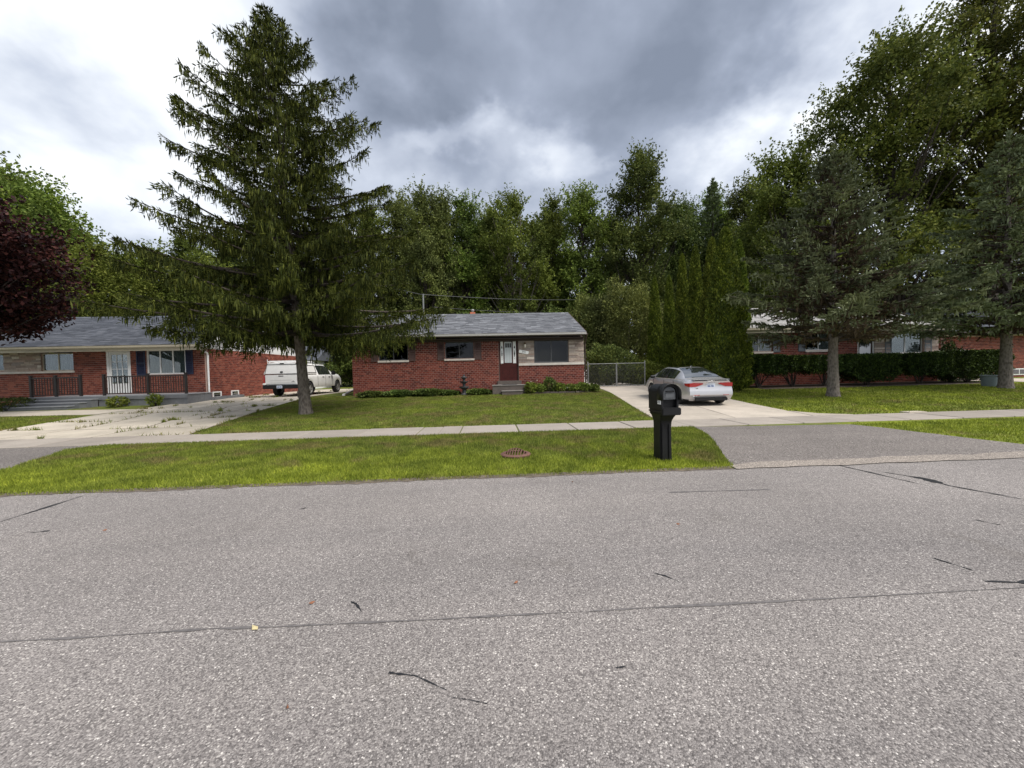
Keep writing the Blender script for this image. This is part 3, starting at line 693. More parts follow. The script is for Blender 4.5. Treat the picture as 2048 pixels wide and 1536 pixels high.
def gable_roof(parent, x0, x1, y_e, z_e, y_r, z_r, y_b, mat, shingle_w=0.33, seed=1, thick=0.06):
    """front slope of real shingle tabs, deck below, back slope; y_e eave, y_r ridge, y_b back eave (local)"""
    z_b = z_e
    mb = MB(); s = Vector((0, y_r-y_e, z_r-z_e)); n_ = Vector((0, -s.z, s.y)).normalized()
    mb.prism([(x0, y_e, z_e-thick), (x0, y_r, z_r-thick), (x0, y_b, z_b-thick), (x0, y_b, z_b), (x0, y_r, z_r), (x0, y_e, z_e)], (x1-x0, 0, 0))
    rf = mb.build('roof', mat, parent)
    tb = MB(); L_ = s.length; sd_ = s.normalized(); rr = random.Random(seed); e = 0.145; k = int(L_/e)
    for i in range(k):
        a = i*e-0.02; b = min(a+e+0.05, L_); u = x0-rr.random()*shingle_w
        while u < x1:
            w_ = shingle_w*rr.choice((0.55, 0.8, 1.0, 1.0, 1.3)); p, q = max(u, x0), min(u+w_, x1); u += w_
            if q-p < 0.03: continue
            h0, h1 = 0.016+rr.random()*0.010, 0.004
            A = Vector((0, y_e, z_e))+sd_*a+n_*h0; B = Vector((0, y_e, z_e))+sd_*b+n_*h1; C_ = Vector((0, y_e, z_e))+sd_*a+n_*0.001
            nn = len(tb.v); tb.v += [(p, A.y, A.z), (q, A.y, A.z), (q, B.y, B.z), (p, B.y, B.z), (p, C_.y, C_.z), (q, C_.y, C_.z)]
            tb.f += [(nn, nn+1, nn+2, nn+3), (nn+4, nn+5, nn+1, nn)]
    tb.build('shingles', mat, rf, kind='stuff', fixn=False)
    cp = MB(); u = x0
    while u < x1:
        q = min(u+0.28, x1); cp.prism([(u, y_r-0.15, z_r-0.15*s.z/s.y+0.02), (u, y_r, z_r+0.035), (u, y_r+0.15, z_r-0.15*s.z/s.y+0.02)], (q-u-0.01, 0, 0)); u += 0.28
    cp.build('ridge_cap', mat, rf)
    return rf
def gable_end(parent, xs, y0, y_r, y1, z0, z_r, mat, sgn):
    mb = MB(); n = 9
    mb.prism([(xs, y0, z0), (xs, y1, z0), (xs, y_r, z_r)], (-0.12*sgn, 0, 0)); g = mb.build('gable', mat, parent)
    return g

# ------------------------------------------------------------------ middle house
YH = 21.5; ZG = gz(YH)
def HX(px, py, Y=YH): return pl(px, py, Y)[0]
def HZ(px, py, Y=YH): return pl(px, py, Y)[1]-ZG
house = thing('brick_house', 'low red brick ranch house with grey shingle roof and oxblood front door', 'house', (0, YH, ZG))
xl, xr = HX(705, 740), HX(1168, 730)
zt = HZ(1010, 680)
zsoff = zt+0.02
w1 = (HX(757, 705), HX(816, 705), HZ(786, 721), HZ(786, 684)); w2 = (HX(890, 700), HX(947, 700), HZ(918, 717.5), HZ(918, 684))
dr = (HX(997.5, 720), HX(1037, 720), HZ(1017, 762), HZ(1017, 681)); pw = (HX(1068, 700), HX(1137, 700), HZ(1100, 725), HZ(1100, 679.5))
zb0, zb1 = HZ(1100, 730), HZ(1100, 725.3)
zmax = max(zt, w1[3], w2[3], dr[3], pw[3])+0.03
opens = [w1[:3]+(zmax+1,), w2[:3]+(zmax+1,), dr[:3]+(zmax+1,), pw[:2]+(zb1, zmax+1)]
opens = [w1[:2]+(w1[2], zmax-0.005), w2[:2]+(w2[2], zmax-0.005), dr[:2]+(dr[2], zmax-0.005), pw[:2]+(zb1, zmax-0.005)]
wall(house, front, xl, xr, -0.15, zmax, opens, blanks=[(dr[1]-0.01, xr+1, zb0, zmax+1)], soldier=0.2)
wall(house, side_l(xl), 0.201, 8.4, -0.15, zmax, [])
wall(house, side_r(xr), 0.201, 8.4, -0.15, zmax, [])
pb('wall', front, xl+0.2, xr-0.2, 8.2, 8.4, -0.15, zmax, 'brick', house)
for (a, b, sd_) in ((dr[1]+0.004, pw[0]-0.004, 21), (pw[1]+0.004, xr-0.002, 22)):
    rr = random.Random(sd_); z = zb1
    while z < zmax-0.02:
        h = rr.choice((0.055, 0.075, 0.10, 0.12)); h = h if zmax-z-h > 0.04 else zmax-z; u = a
        while u < b-0.01:
            l = rr.uniform(0.22, 0.62); l = l if b-u-l > 0.12 else b-u
            pb('stone', front, u+0.004, u+l-0.004, -0.022-rr.random()*0.022, -0.0005, z+0.004, z+h-0.004, 'stone', house); u += l
        z += h
u = dr[1]+0.004
while u < xr-0.05:
    q = min(u+0.6, xr); pb('sill_stone', front, u+0.002, q-0.002, -0.07, -0.0005, zb0, zb1-0.003, 'limestone', house); u = q
window(house, front, *w1[:2], w1[2], w1[3], 'frame_dark', (0.5,), 'curtain', 'pane_dark', sill=0.1, blind_range=(0, 0.3))
window(house, front, *w2[:2], w2[2], w2[3], 'frame_dark', (0.5,), 'curtain', 'pane_dark', sill=0.1, blind_range=(0.9, 1.0))
window(house, front, *pw[:2], pw[2], pw[3], 'frame_dark', (0.5,), 'curtain', 'pane_dark', fw=0.07, blind_range=(0.0, 0.12))
for (a, b, w_) in ((742, 755.5, w1), (817.5, 831, w1), (875, 888.5, w2), (948.5, 963, w2)):
    shutter(house, front, HX(a, 705), HX(b, 705), w_[2]-0.06, w_[3]-0.02, 'shutter_brown')
# door
d0, d1, dz0, dz1 = dr
mb = MB(); fw = 0.05
pbox(mb, front, d0, d0+fw, 0.02, 0.16, dz0, dz1); pbox(mb, front, d1-fw, d1, 0.02, 0.16, dz0, dz1); pbox(mb, front, d0+fw, d1-fw, 0.02, 0.16, dz1-0.05, dz1)
fr = mb.build('door_frame', 'brown', house)
door = pb('door', front, d0+fw+0.002, d1-fw-0.002, 0.07, 0.12, dz0, dz1-0.052, 'door_red', house)
zl0, zl1 = HZ(1016, 725.5), HZ(1016, 683.5)
pb('door_glass', front, HX(1009, 705), HX(1023.5, 705), 0.06, 0.069, zl0, zl1, 'frosted', door)
mb = MB()
for k in range(3):
    cx = HX(1012.2+4.2*k, 692); a = 0.045; zc = HZ(1016, 690); pts = [(cx-a, 0.052, zc-0.14), (cx+a, 0.052, zc-0.14)]+[(cx+a*math.cos(t), 0.052, zc+0.06+a*1.3*math.sin(t)) for t in np.linspace(0, math.pi, 7)]
    mb.prism(pts, (0, 0.006, 0))
mb.build('glass_arch', 'ink', door)
mb = MB()
for k in (0.33, 0.66): 
    x_ = HX(1009+14.5*k, 708); pbox(mb, front, x_-0.004, x_+0.004, 0.054, 0.0595, zl0, HZ(1016, 697))
mb.build('came', 'galv', door)
for (a, b) in ((1001.2, 1006.6), (1026, 1032)):
    s_ = pb('sidelight', front, HX(a, 705), HX(b, 705), 0.055, 0.069, zl0-0.03, zl1+0.02, 'white', door)
    cx = (HX(a, 705)+HX(b, 705))/2; mb = MB()
    for k, (t, r_) in enumerate(((0.78, .03), (0.72, .045), (0.55, .028), (0.47, .04), (0.42, .045), (0.36, .04), (0.28, .025), (0.18, .022))):
        zc = zl0+(zl1-zl0)*t; mb.prism([(cx-r_, 0.048, zc), (cx, 0.048, zc-r_*1.2), (cx+r_, 0.048, zc), (cx, 0.048, zc+r_*1.5)], (0, 0.006, 0))
    mb.build('scrollwork', 'ink', s_, kind='stuff')
mb = MB(); zp0, zp1 = dz0+0.18, zl0-0.22
for (a, b) in ((0.18, 0.46), (0.54, 0.82)):
    x0_, x1_ = d0+(d1-d0)*a, d0+(d1-d0)*b
    pbox(mb, front, x0_, x1_, 0.058, 0.0695, zp0, zp0+0.05); pbox(mb, front, x0_, x1_, 0.058, 0.0695, zp1-0.05, zp1); pbox(mb, front, x0_, x0_+0.03, 0.058, 0.0695, zp0+0.05, zp1-0.05); pbox(mb, front, x1_-0.03, x1_, 0.058, 0.0695, zp0+0.05, zp1-0.05)
mb.build('door_panel', 'door_red', door)
MB().lathe([(0.0, -0.03), (0.028, -0.03), (0.028, 0.0), (0.012, 0.01), (0.012, 0.05)], 12, (d0+0.15, 0.03, dz0+0.95), 'y').build('door_knob', 'brass', door, smooth=True)
# steps
z1_ = HZ(1019, 761.5, YH-0.35); z2_ = HZ(1018, 769.5, YH-0.95); z3_ = HZ(1025, 781, YH-1.4)
pb('doorstep', front, HX(995, 763, YH-.35), HX(1043, 763, YH-.35), -0.35, -0.0125, -0.1, z1_, 'step_stone', house, 0.015)
s2 = pb('step', front, HX(985, 772, YH-.95), HX(1052, 772, YH-.95), -0.95, -0.352, -0.1, z2_-0.05, 'step_stone', house)
pb('tread', front, HX(984, 772, YH-.95), HX(1053, 772, YH-.95), -0.98, -0.353, z2_-0.048, z2_, 'step_top', s2, 0.01)
s3 = pb('step', front, HX(1004, 782, YH-1.4), HX(1045, 782, YH-1.4), -1.4, -0.953, -0.12, z3_-0.05, 'step_stone', house)
pb('tread', front, HX(1003, 782, YH-1.4), HX(1046, 782, YH-1.4), -1.43, -0.984, z3_-0.048, z3_, 'step_top', s3, 0.01)
pb('doormat', front, HX(1005, 768, YH-.6), HX(1033, 768, YH-.6), -0.85, -0.42, z2_+0.002, z2_+0.02, 'ink', house)
# roof
ze = HZ(1100, 664.5, YH-0.5); rx1 = HX(1172, 664, YH-0.5); rx0 = xl-0.3
YR = 4.2; zr = HZ(1000, 629, YH+YR); zr = HZ(1100, 626.5, YH+YR)
rf = gable_roof(house, rx0, rx1, -0.5, ze, YR, zr, 8.9, 'shingle', 0.42, 5)
gable_end(house, xr, 0, YR, 8.4, zmax+0.001, zr-0.12, 'brown', 1); gable_end(house, xl+0.12, 0, YR, 8.4, zmax+0.001, zr-0.12, 'brown', 1)
gt = MB()
gt.prism([(rx0, -0.5-0.02, ze-0.02), (rx0, -0.62, ze-0.03), (rx0, -0.6, ze-0.13), (rx0, -0.52, ze-0.15), (rx0, -0.505, ze-0.15)], (rx1-rx0, 0, 0))
gt.build('gutter', 'gutter', house)
pb('fascia', front, rx0+0.02, rx1-0.02, -0.50, -0.46, ze-0.20, ze-0.062, 'brown', house)
pb('soffit', front, rx0+0.03, rx1-0.03, -0.458, 0.0, zmax+0.012, zmax+0.04, 'brown', house)
pb('frieze', front, xl, xr, -0.10, -0.045, zmax-0.10, zmax+0.01, 'brown', house)
mb = MB()
for sgn, (ya, yb) in ((1, (-0.5, YR)),):
    mb.prism([(rx1+0.002, -0.5, ze-0.16), (rx1+0.002, YR, zr-0.16), (rx1+0.002, YR, zr+0.015), (rx1+0.002, -0.5, ze+0.015)], (0.03, 0, 0))
mb.build('rake_board', 'shutter_brown', house)
cx_, cz_ = HX(945.5, 628, YH+YR+.3), zr
ch = pb('chimney', front, cx_-0.17, cx_+0.17, YR+0.05, YR+0.4, cz_-0.4, cz_+0.16, 'chimney', house)
MB().lathe([(0.08, cz_+0.16), (0.08, cz_+0.27), (0.13, cz_+0.28), (0.10, cz_+0.35), (0.02, cz_+0.37)], 12, (cx_, YR+0.22, 0)).build('chimney_cap', 'galv', ch, smooth=True)
mx_ = HX(846.5, 600, YH+YR-1); mzt = HZ(846, 588, YH+YR-1)
MB().tube([(mx_, YR-1, zr-0.5), (mx_, YR-1, mzt-0.08), (mx_, YR-1, mzt)], [0.05, 0.05, 0.06], 10).build('service_mast', 'galv', house)
# wall lamp, number plate, downspouts
lx, lz = HX(1049.5, 691), HZ(1049.5, 691)
lmp = thing('wall_lantern', 'small bronze wall lantern on the stone beside the oxblood door', 'lamp', (lx, YH, ZG+lz))
pb('backplate', front, -0.05, 0.05, -0.075, -0.046, -0.02, 0.16, 'brass', lmp)
MB().lathe([(0.05, -0.12), (0.065, 0.06), (0.02, 0.0601)], 8, (0, -0.15, 0)).build('lantern_glass', 'lamp_glass', lmp)
MB().lathe([(0.085, 0.062), (0.05, 0.11), (0.015, 0.15)], 8, (0, -0.15, 0)).build('lantern_cap', 'brass', lmp)
MB().tube([(0, -0.07, 0.14), (0, -0.15, 0.17), (0, -0.15, 0.14)], 0.012, 6).build('arm', 'brass', lmp)
def text_mesh(body, size, name, mat, parent, loc, rot):
    cu_ = bpy.data.curves.new(name, 'FONT'); cu_.body = body; cu_.size = size; cu_.extrude = 0.002; cu_.align_x = 'CENTER'; cu_.align_y = 'CENTER'
    tmp = bpy.data.objects.new(name, cu_); col.objects.link(tmp); dg = bpy.context.evaluated_depsgraph_get()
    me = bpy.data.meshes.new_from_object(tmp.evaluated_get(dg)); bpy.data.objects.remove(tmp)
    me.materials.clear(); o = link(name, me, mat, parent); o.location = loc; o.rotation_euler = rot; return o
ax, az = HX(1047.5, 704), HZ(1047.5, 704)
pq = thing('house_number_plaque', 'tilted white house number plaque reading 341 on the stone veneer', 'plaque', (ax, YH-0.06, ZG+az)); pq.rotation_euler = (0, R(11), 0)
MB().prism([(-.27, 0, -.055), (-.25, 0, -.085), (.25, 0, -.085), (.27, 0, -.055), (.27, 0, .055), (.25, 0, .085), (-.25, 0, .085), (-.27, 0, .055)], (0, 0.018, 0)).build('board', 'white', pq)
text_mesh('341', 0.16, 'digits', 'ink', pq, (0, -0.004, 0), (R(90), 0, 0))
dsx = xr+0.02
mb = MB(); mb.tube([(dsx+0.03, -0.55, ze-0.12), (dsx+0.05, -0.1, ze-0.5), (dsx+0.06, 0.02, ze-0.6), (dsx+0.06, 0.02, 0.25), (dsx+0.08, -0.25, 0.08)], 0.045, 8); mb.build('downspout', 'brown', house)
# drain pipe on the lawn by the left corner
a = gp(687, 793); b = gp(709, 784)
dp = MB().bar((a[0], a[1], gz(a[1])+0.09), (b[0]+0.1, b[1]+0.4, gz(b[1])+0.22), 0.13, 0.09).build('splash_trough', 'gutter'); tag(dp, 'grey downspout extension lying on the lawn at the brick corner', 'downspout')

# ------------------------------------------------------------------ left house
YL = 21.4; ZL = gz(YL)
def LX(px, py, Y=YL): return pl(px, py, Y)[0]
def LZ(px, py, Y=YL): return pl(px, py, Y)[1]-ZL
lh = thing('brick_house', 'red brick house with cream fascia, white glazed door and raised grey porch', 'house', (0, YL, ZL))
lxr, lxl = LX(411, 750), LX(-190, 760)
lzt = LZ(200, 703)
lw = (LX(83, 725), LX(147, 725), LZ(115, 742), LZ(115, 706.5)); ld = (LX(214, 745), LX(262, 745), LZ(240, 788), LZ(240, 702.5)); lw2 = (LX(293, 725), LX(371, 725), LZ(330, 748.5), LZ(330, 699))
lw0 = (LX(-60, 725), LX(8, 725), LZ(0, 742), LZ(0, 707))
lzm = max(lzt, lw[3], ld[3], lw2[3], lw0[3])+0.03
lo = [lw0[:2]+(lw0[2], lzm-.005), lw[:2]+(lw[2], lzm-.005), ld[:2]+(ld[2], lzm-.005), lw2[:2]+(lw2[2], lzm-.005)]
lsb = LZ(115, 742)
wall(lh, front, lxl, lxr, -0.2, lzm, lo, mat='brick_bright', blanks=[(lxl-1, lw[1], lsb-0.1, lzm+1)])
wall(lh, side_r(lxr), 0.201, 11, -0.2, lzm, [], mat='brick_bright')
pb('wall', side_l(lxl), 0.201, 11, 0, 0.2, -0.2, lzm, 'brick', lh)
rr = random.Random(31)
for (a, b) in ((lxl, lw0[0]-.004), (lw0[1]+0.004, lw[0]-0.004)):
    z = lsb+0.002
    while z < lzm-0.02:
        h = rr.choice((0.055, 0.075, 0.10, 0.12)); h = h if lzm-z-h > 0.04 else lzm-z; u = a
        while u < b-0.01:
            l = rr.uniform(0.25, 0.7); l = l if b-u-l > 0.12 else b-u
            pb('stone', front, u+.004, u+l-.004, -0.022-rr.random()*.022, -0.0005, z+.004, z+h-.004, 'stone', lh); u += l
        z += h
pb('sill_band', front, lxl, lw[1]+0.05, -0.07, -0.0005, lsb-0.1, lsb-0.002, 'limestone', lh)
window(lh, front, *lw[:2], lw[2], lw[3], 'cream', (0.5,), 'curtain', 'pane')
window(lh, front, *lw0[:2], lw0[2], lw0[3], 'cream', (0.5,), 'curtain', 'pane')
window(lh, front, *lw2[:2], lw2[2], lw2[3], 'white', (0.33, 0.66), 'curtain', 'pane', fw=0.07)
shutter(lh, front, LX(274, 725), LX(291.5, 725), lw2[2]-0.03, lw2[3]-0.05, 'shutter_navy'); shutter(lh, front, LX(372.5, 725), LX(387, 725), lw2[2]-0.03, lw2[3]-0.05, 'shutter_navy')
# glazed door
mb = MB(); a, b, z0, z1 = ld; fw = 0.1
pbox(mb, front, a, a+fw, 0.0, 0.14, z0, z1); pbox(mb, front, b-fw, b, 0.0, 0.14, z0, z1); pbox(mb, front, a+fw, b-fw, 0.0, 0.14, z1-0.08, z1)
mb.build('door_frame', 'white', lh)
a, b, z1 = a+fw+.003, b-fw-.003, z1-.083; mb = MB(); e = 0.09; zc0 = z0+0.55
pbox(mb, front, a, a+e, 0.04, 0.09, z0, z1); pbox(mb, front, b-e, b, 0.04, 0.09, z0, z1); pbox(mb, front, a+e, b-e, 0.04, 0.09, z1-e, z1); pbox(mb, front, a+e, b-e, 0.04, 0.09, z0, zc0)
ldoor = mb.build('door', 'white', lh)
for i in range(3):
    for j in range(4):
        p0, p1 = a+e+(b-a-2*e)*i/3, a+e+(b-a-2*e)*(i+1)/3; q0, q1 = zc0+(z1-e-zc0)*j/4, zc0+(z1-e-zc0)*(j+1)/4
        pb('pane', front, p0+.012, p1-.012, 0.06, 0.066, q0+.012, q1-.012, 'pane', ldoor)
mb = MB()
for i in (1, 2): x_ = a+e+(b-a-2*e)*i/3; pbox(mb, front, x_-.014, x_+.014, 0.045, 0.085, zc0, z1-e)
for j in (1, 2, 3): z_ = zc0+(z1-e-zc0)*j/4; pbox(mb, front, a+e, b-e, 0.047, 0.083, z_-.014, z_+.014)
mb.build('muntin', 'white', ldoor); pb('door_backing', front, a-.05, b+.05, 0.12, 0.14, z0, z1, 'curtain', ldoor)
# roof
lze = LZ(120, 692.5, YL-0.6); lry = 4.6; lzr = LZ(215, 634.5, YL+lry); lrx0 = pl(72, 640, YL+lry)[0]; lrx1 = lxr+0.35
gable_roof(lh, lrx0, lrx1, -0.6, lze, lry, lzr, 11.6, 'shingle_dark', 0.45, 8)
gable_end(lh, lxr, 0, lry+1, 11, lzm+0.001, lzr-0.25, 'siding', 1)
sd2 = MB(); z = lzm+0.05
while z < lzr-0.4:
    f_ = (z-lzm)/(lzr-0.25-lzm); ya, yb = (lry+1)*f_, 11-(11-lry-1)*f_; sd2.obox((lxr+0.008, (ya+yb)/2, z+0.05), (0, 1, 0), (yb-ya)/2, (0.1, 0, 1), 0.055, (1, 0, -0.1), 0.004); z += 0.11
sd2.build('siding_board', 'siding', lh)
pb('fascia', front, lrx0+.02, lrx1-.02, -0.60, -0.56, lze-0.30, lze-0.062, 'cream', lh)
mb = MB(); mb.prism([(lrx0, -.62, lze-.02), (lrx0, -.73, lze-.03), (lrx0, -.71, lze-.13), (lrx0, -.62, lze-.15)], (lrx1-lrx0, 0, 0)); mb.build('gutter', 'cream', lh)
pb('soffit', front, lrx0+.03, lrx1-.03, -0.558, 0.0, lzm+.012, lzm+.04, 'cream', lh)
pb('frieze', front, lxl, lxr, -0.05, -0.0135, lzm-.02, lzm+.01, 'cream', lh)
mb = MB(); mb.prism([(lrx1+.002, -.6, lze-.2), (lrx1+.002, lry, lzr-.2), (lrx1+.002, lry, lzr+.015), (lrx1+.002, -.6, lze+.015)], (.03, 0, 0)); mb.build('rake_board', 'white', lh)
mb = MB(); mb.tube([(lxr+.05, -.55, lze-.15), (lxr+.07, .1, lze-.45), (lxr+.07, .12, lze-.6), (lxr+.07, .12, 0.12), (lxr+.06, -.2, 0.0), (lxr+.0, -.75, -.06)], 0.05, 8); mb.build('downspout', 'white', lh)
def plx(px, py, X):
    d = ray(px, py); t = X/d.x; return d.y*t, CAM_H+d.z*t
SR = side_r(lxr)
for (pa, pb_, pc) in ((433, 438.5, 787), (469, 479, 784)):
    ya = plx(pa, pc, lxr)[0]-YL; zc = 0.28; ww = 0.34
    mb = MB(); 
    pbox(mb, SR, ya-ww, ya+ww, -0.05, -0.014, zc-.17, zc-.11); pbox(mb, SR, ya-ww, ya+ww, -0.05, -0.014, zc+.11, zc+.17); pbox(mb, SR, ya-ww, ya-ww+.07, -0.05, -0.014, zc-.11, zc+.11); pbox(mb, SR, ya+ww-.07, ya+ww, -0.05, -0.014, zc-.11, zc+.11)
    bw = mb.build('basement_window', 'white', lh); pb('pane', SR, ya-ww+.075, ya+ww-.075, -0.03, -0.016, zc-.105, zc+.105, 'car_glass', bw)
y0_ = plx(428, 797, lxr+0.5)[0]-YL; y1_ = plx(492, 790, lxr+0.5)[0]-YL
ww = MB()
for (p, q) in ((y0_, (y0_+y1_)/2-.1), ((y0_+y1_)/2+.1, y1_)):
    pts = [(lxr+.02, p, 0.0), (lxr+.45, p+.1, 0.0), (lxr+.55, (p+q)/2, 0.0), (lxr+.45, q-.1, 0.0), (lxr+.02, q, 0.0)]
    for a_, b_ in zip(pts, pts[1:]): ww.bar((a_[0], a_[1], .06), (b_[0], b_[1], .06), .04, .26)
ww.build('window_well', 'deck_grey', lh)
# porch
DY = -1.75
porch = thing('porch', 'raised grey painted porch with skirting boards and three wide steps', 'porch', (0, YL, ZL))
px0, px1 = LX(54, 805, YL+DY), LX(374, 790, YL+DY); pz = LZ(290, 789.5, YL+DY)
nb = 12
for i in range(nb):
    y0_, y1_ = DY+(0-0.02-DY)*i/nb, DY+(0-0.02-DY)*(i+1)/nb
    pb('deck_board', front, px0, px1, y0_+.003, y1_-.003, pz-.035, pz, 'deck_top', porch)
sx0, sx1 = px0, LX(196, 800, YL+DY)
bx_ = sx1
while bx_ < px1-.01:
    q = min(bx_+.14, px1); pb('skirt_board', front, bx_+.003, q-.003, DY+.03, DY+.055, -.12, pz-.04, 'deck_grey', porch); bx_ = q
bx_ = DY+.06
while bx_ < -.05:
    q = min(bx_+.14, -.02); pb('skirt_board', side_r(px1-.03), bx_+.003, q-.003, 0, .025, -.12, pz-.04, 'deck_grey', porch); bx_ = q
pb('rim_joist', front, px0, px1, DY-.012, DY+.028, pz-.2, pz-.037, 'deck_grey', porch)
rise = (pz+0.08)/4
for k in range(3):
    zt_ = pz-rise*(k+1); ya = DY-.32*(k+1); sxe = sx1-0.22*k
    s_ = pb('step', front, sx0+.02+.12*k, sxe, ya, ya+.318, -.15, zt_-.04, 'deck_grey', porch)
    pb('tread', front, sx0+.12*k, sxe+.03, ya-.03, ya+.318, zt_-.037, zt_, 'deck_top', s_)
pb('step_side', side_l(sx0), DY-.9, DY, -.03, .018, -.15, pz-.3, 'deck_grey', porch)
def rail(label, xa, xb, posts, y):
    r_ = thing('porch_railing', label, 'railing', (xa, YL+y, ZL+pz))
    hh = LZ(330, 749.5, YL+DY)-pz
    for p in posts:
        pb('post', front, p-xa-.045, p-xa+.045, -.045, .045, 0, hh+.06 if p != posts[0] or True else hh, 'black_metal', r_)
        pb('post_cap', front, p-xa-.06, p-xa+.06, -.06, .06, hh+.062, hh+.09, 'black_metal', r_)
    for a_, b_ in zip(posts, posts[1:]):
        pb('top_rail', front, a_-xa+.047, b_-xa-.047, -.03, .03, hh-.06, hh-.01, 'black_metal', r_)
        pb('bottom_rail', front, a_-xa+.047, b_-xa-.047, -.025, .025, .07, .11, 'black_metal', r_)
        n = max(2, int((b_-a_)/.115)); 
        for i in range(1, n): x_ = a_+(b_-a_)*i/n-xa; pb('baluster', front, x_-.012, x_+.012, -.012, .012, .111, hh-.061, 'black_metal', r_)
    return r_
f_ = lambda p: LX(p, 770, YL+DY)
rail('black metal porch railing in front of the white glazed door', f_(204), f_(370), [f_(204), f_(293), f_(369)], DY+.1)
rail('black metal porch railing left of the porch steps opening', f_(57), f_(157), [f_(57), f_(107), f_(157)], DY+.1)
# back building glimpsed behind the truck
gb_ = thing('garage', 'white sided garage glimpsed behind the pickup truck', 'garage', (-16.0, 37, gz(37)))
GF = front
pb('wall', front, -4, -.4, 0, 6, -.1, 2.7, 'siding', gb_)
mb = MB(); mb.prism([(-4.3, -.3, 2.66), (-4.3, 3, 4.2), (-4.3, 6.3, 2.66)], (4.2, 0, 0)); mb.build('roof', 'shingle_dark', gb_)
wm = pb('window', front, -2.2, -.6, -.06, -.003, 1.1, 2.3, 'white', gb_); 
for k in (0, 1): pb('pane', front, -2.1+.73*k, -1.43+.73*k, -.075, -.062, 1.2, 2.2, 'car_glass', wm)

# ------------------------------------------------------------------ right house
YQ = 22.0; ZQ = gz(YQ)
def QX(px, py, Y=YQ): return pl(px, py, Y)[0]
def QZ(px, py, Y=YQ): return pl(px, py, Y)[1]-ZQ
rh = thing('brick_house', 'red brick house with pale roof and grey shutters behind clipped yew hedges', 'house', (0, YQ, ZQ))
qx0, qx1 = QX(1490, 720), QX(1876, 700)
qw1 = (QX(1500, 690), QX(1544, 690), QZ(1522, 703.5), QZ(1522, 668)); qw2 = (QX(1611, 690), QX(1665, 690), QZ(1638, 700.5), QZ(1638, 664)); qd = (QX(1715, 690), QX(1748, 690), QZ(1731, 748), QZ(1731, 662)); qw3 = (QX(1783, 690), QX(1846, 690), QZ(1815, 706.5), QZ(1815, 661))
qzm = max(q[3] for q in (qw1, qw2, qd, qw3))+.03
qo = [q[:3]+(qzm-.005,) for q in (qw1, qw2, qd, qw3)]
wall(rh, front, qx0, qx1, -.3, qzm, qo, blanks=[(qd[1]-.01, qx1+1, qw3[2]-.1, qzm+1)])
wall(rh, side_l(qx0), 0.201, 9, -.3, qzm, []); wall(rh, side_r(qx1), 0.201, 9, -.3, qzm, [])
rr = random.Random(41)
for (a, b) in ((qd[1]+.004, qw3[0]-.004), (qw3[1]+.004, qx1-.003)):
    z = qw3[2]+.002
    while z < qzm-.02:
        h = rr.choice((.055, .075, .10, .12)); h = h if qzm-z-h > .04 else qzm-z; u = a
        while u < b-.01:
            l = rr.uniform(.25, .7); l = l if b-u-l > .12 else b-u
            pb('stone', front, u+.004, u+l-.004, -.022-rr.random()*.02, -.0005, z+.004, z+h-.004, 'stone', rh); u += l
        z += h
pb('sill_band', front, qd[1]+.004, qx1, -.07, -.0005, qw3[2]-.1, qw3[2]-.002, 'limestone', rh)
window(rh, front, *qw1[:2], qw1[2], qw1[3], 'white', (0.42,), 'blind', 'pane', sill=.1, blind_range=(.42, 1))
window(rh, front, *qw2[:2], qw2[2], qw2[3], 'white', (0.5,), 'blind', 'pane', sill=.1, blind_range=(.5, 1))
window(rh, front, *qw3[:2], qw3[2], qw3[3], 'white', (0.45,), 'blind', 'pane', blind_range=(0.0, 1))
for (a, b, q) in ((1545.5, 1560, qw1), (1596, 1609.5, qw2), (1769, 1782, qw3), (1848, 1862, qw3)): shutter(rh, front, QX(a, 690), QX(b, 690), q[2]-.04, q[3]-.05, 'shutter_grey')
mb = MB(); a, b, z0, z1 = qd
pbox(mb, front, a, a+.06, .0, .14, z0, z1); pbox(mb, front, b-.06, b, .0, .14, z0, z1); pbox(mb, front, a+.06, b-.06, .0, .14, z1-.06, z1); mb.build('door_frame', 'white', rh)
qdr = pb('door', front, a+.062, b-.062, .06, .11, z0, z1-.062, 'brown', rh); pb('pane', front, a+.17, b-.17, .05, .059, z0+.5, z1-.2, 'car_glass', qdr)
qze = QZ(1560, 655, YQ-.6); qry = 4.8; qzr = QZ(1500, 617.5, YQ+qry)
gable_roof(rh, qx0-.35, qx1+.3, -.6, qze, qry, qzr, 9.9, 'shingle_pale', .45, 9)
gable_end(rh, qx0+.12, 0, qry, 9, qzm+.001, qzr-.2, 'cream', 1); gable_end(rh, qx1, 0, qry, 9, qzm+.001, qzr-.2, 'cream', 1)
pb('fascia', front, qx0-.33, qx1+.28, -.60, -.56, qze-.3, qze-.062, 'cream', rh); pb('soffit', front, qx0-.3, qx1+.25, -.558, 0, qzm+.012, qzm+.04, 'cream', rh); pb('frieze', front, qx0, qx1, -.05, -.0135, qzm-.02, qzm+.01, 'cream', rh)
mb = MB(); mb.prism([(qx0-.35, -.62, qze-.02), (qx0-.35, -.73, qze-.03), (qx0-.35, -.71, qze-.13), (qx0-.35, -.62, qze-.15)], (qx1-qx0+.65, 0, 0)); mb.build('gutter', 'cream', rh)
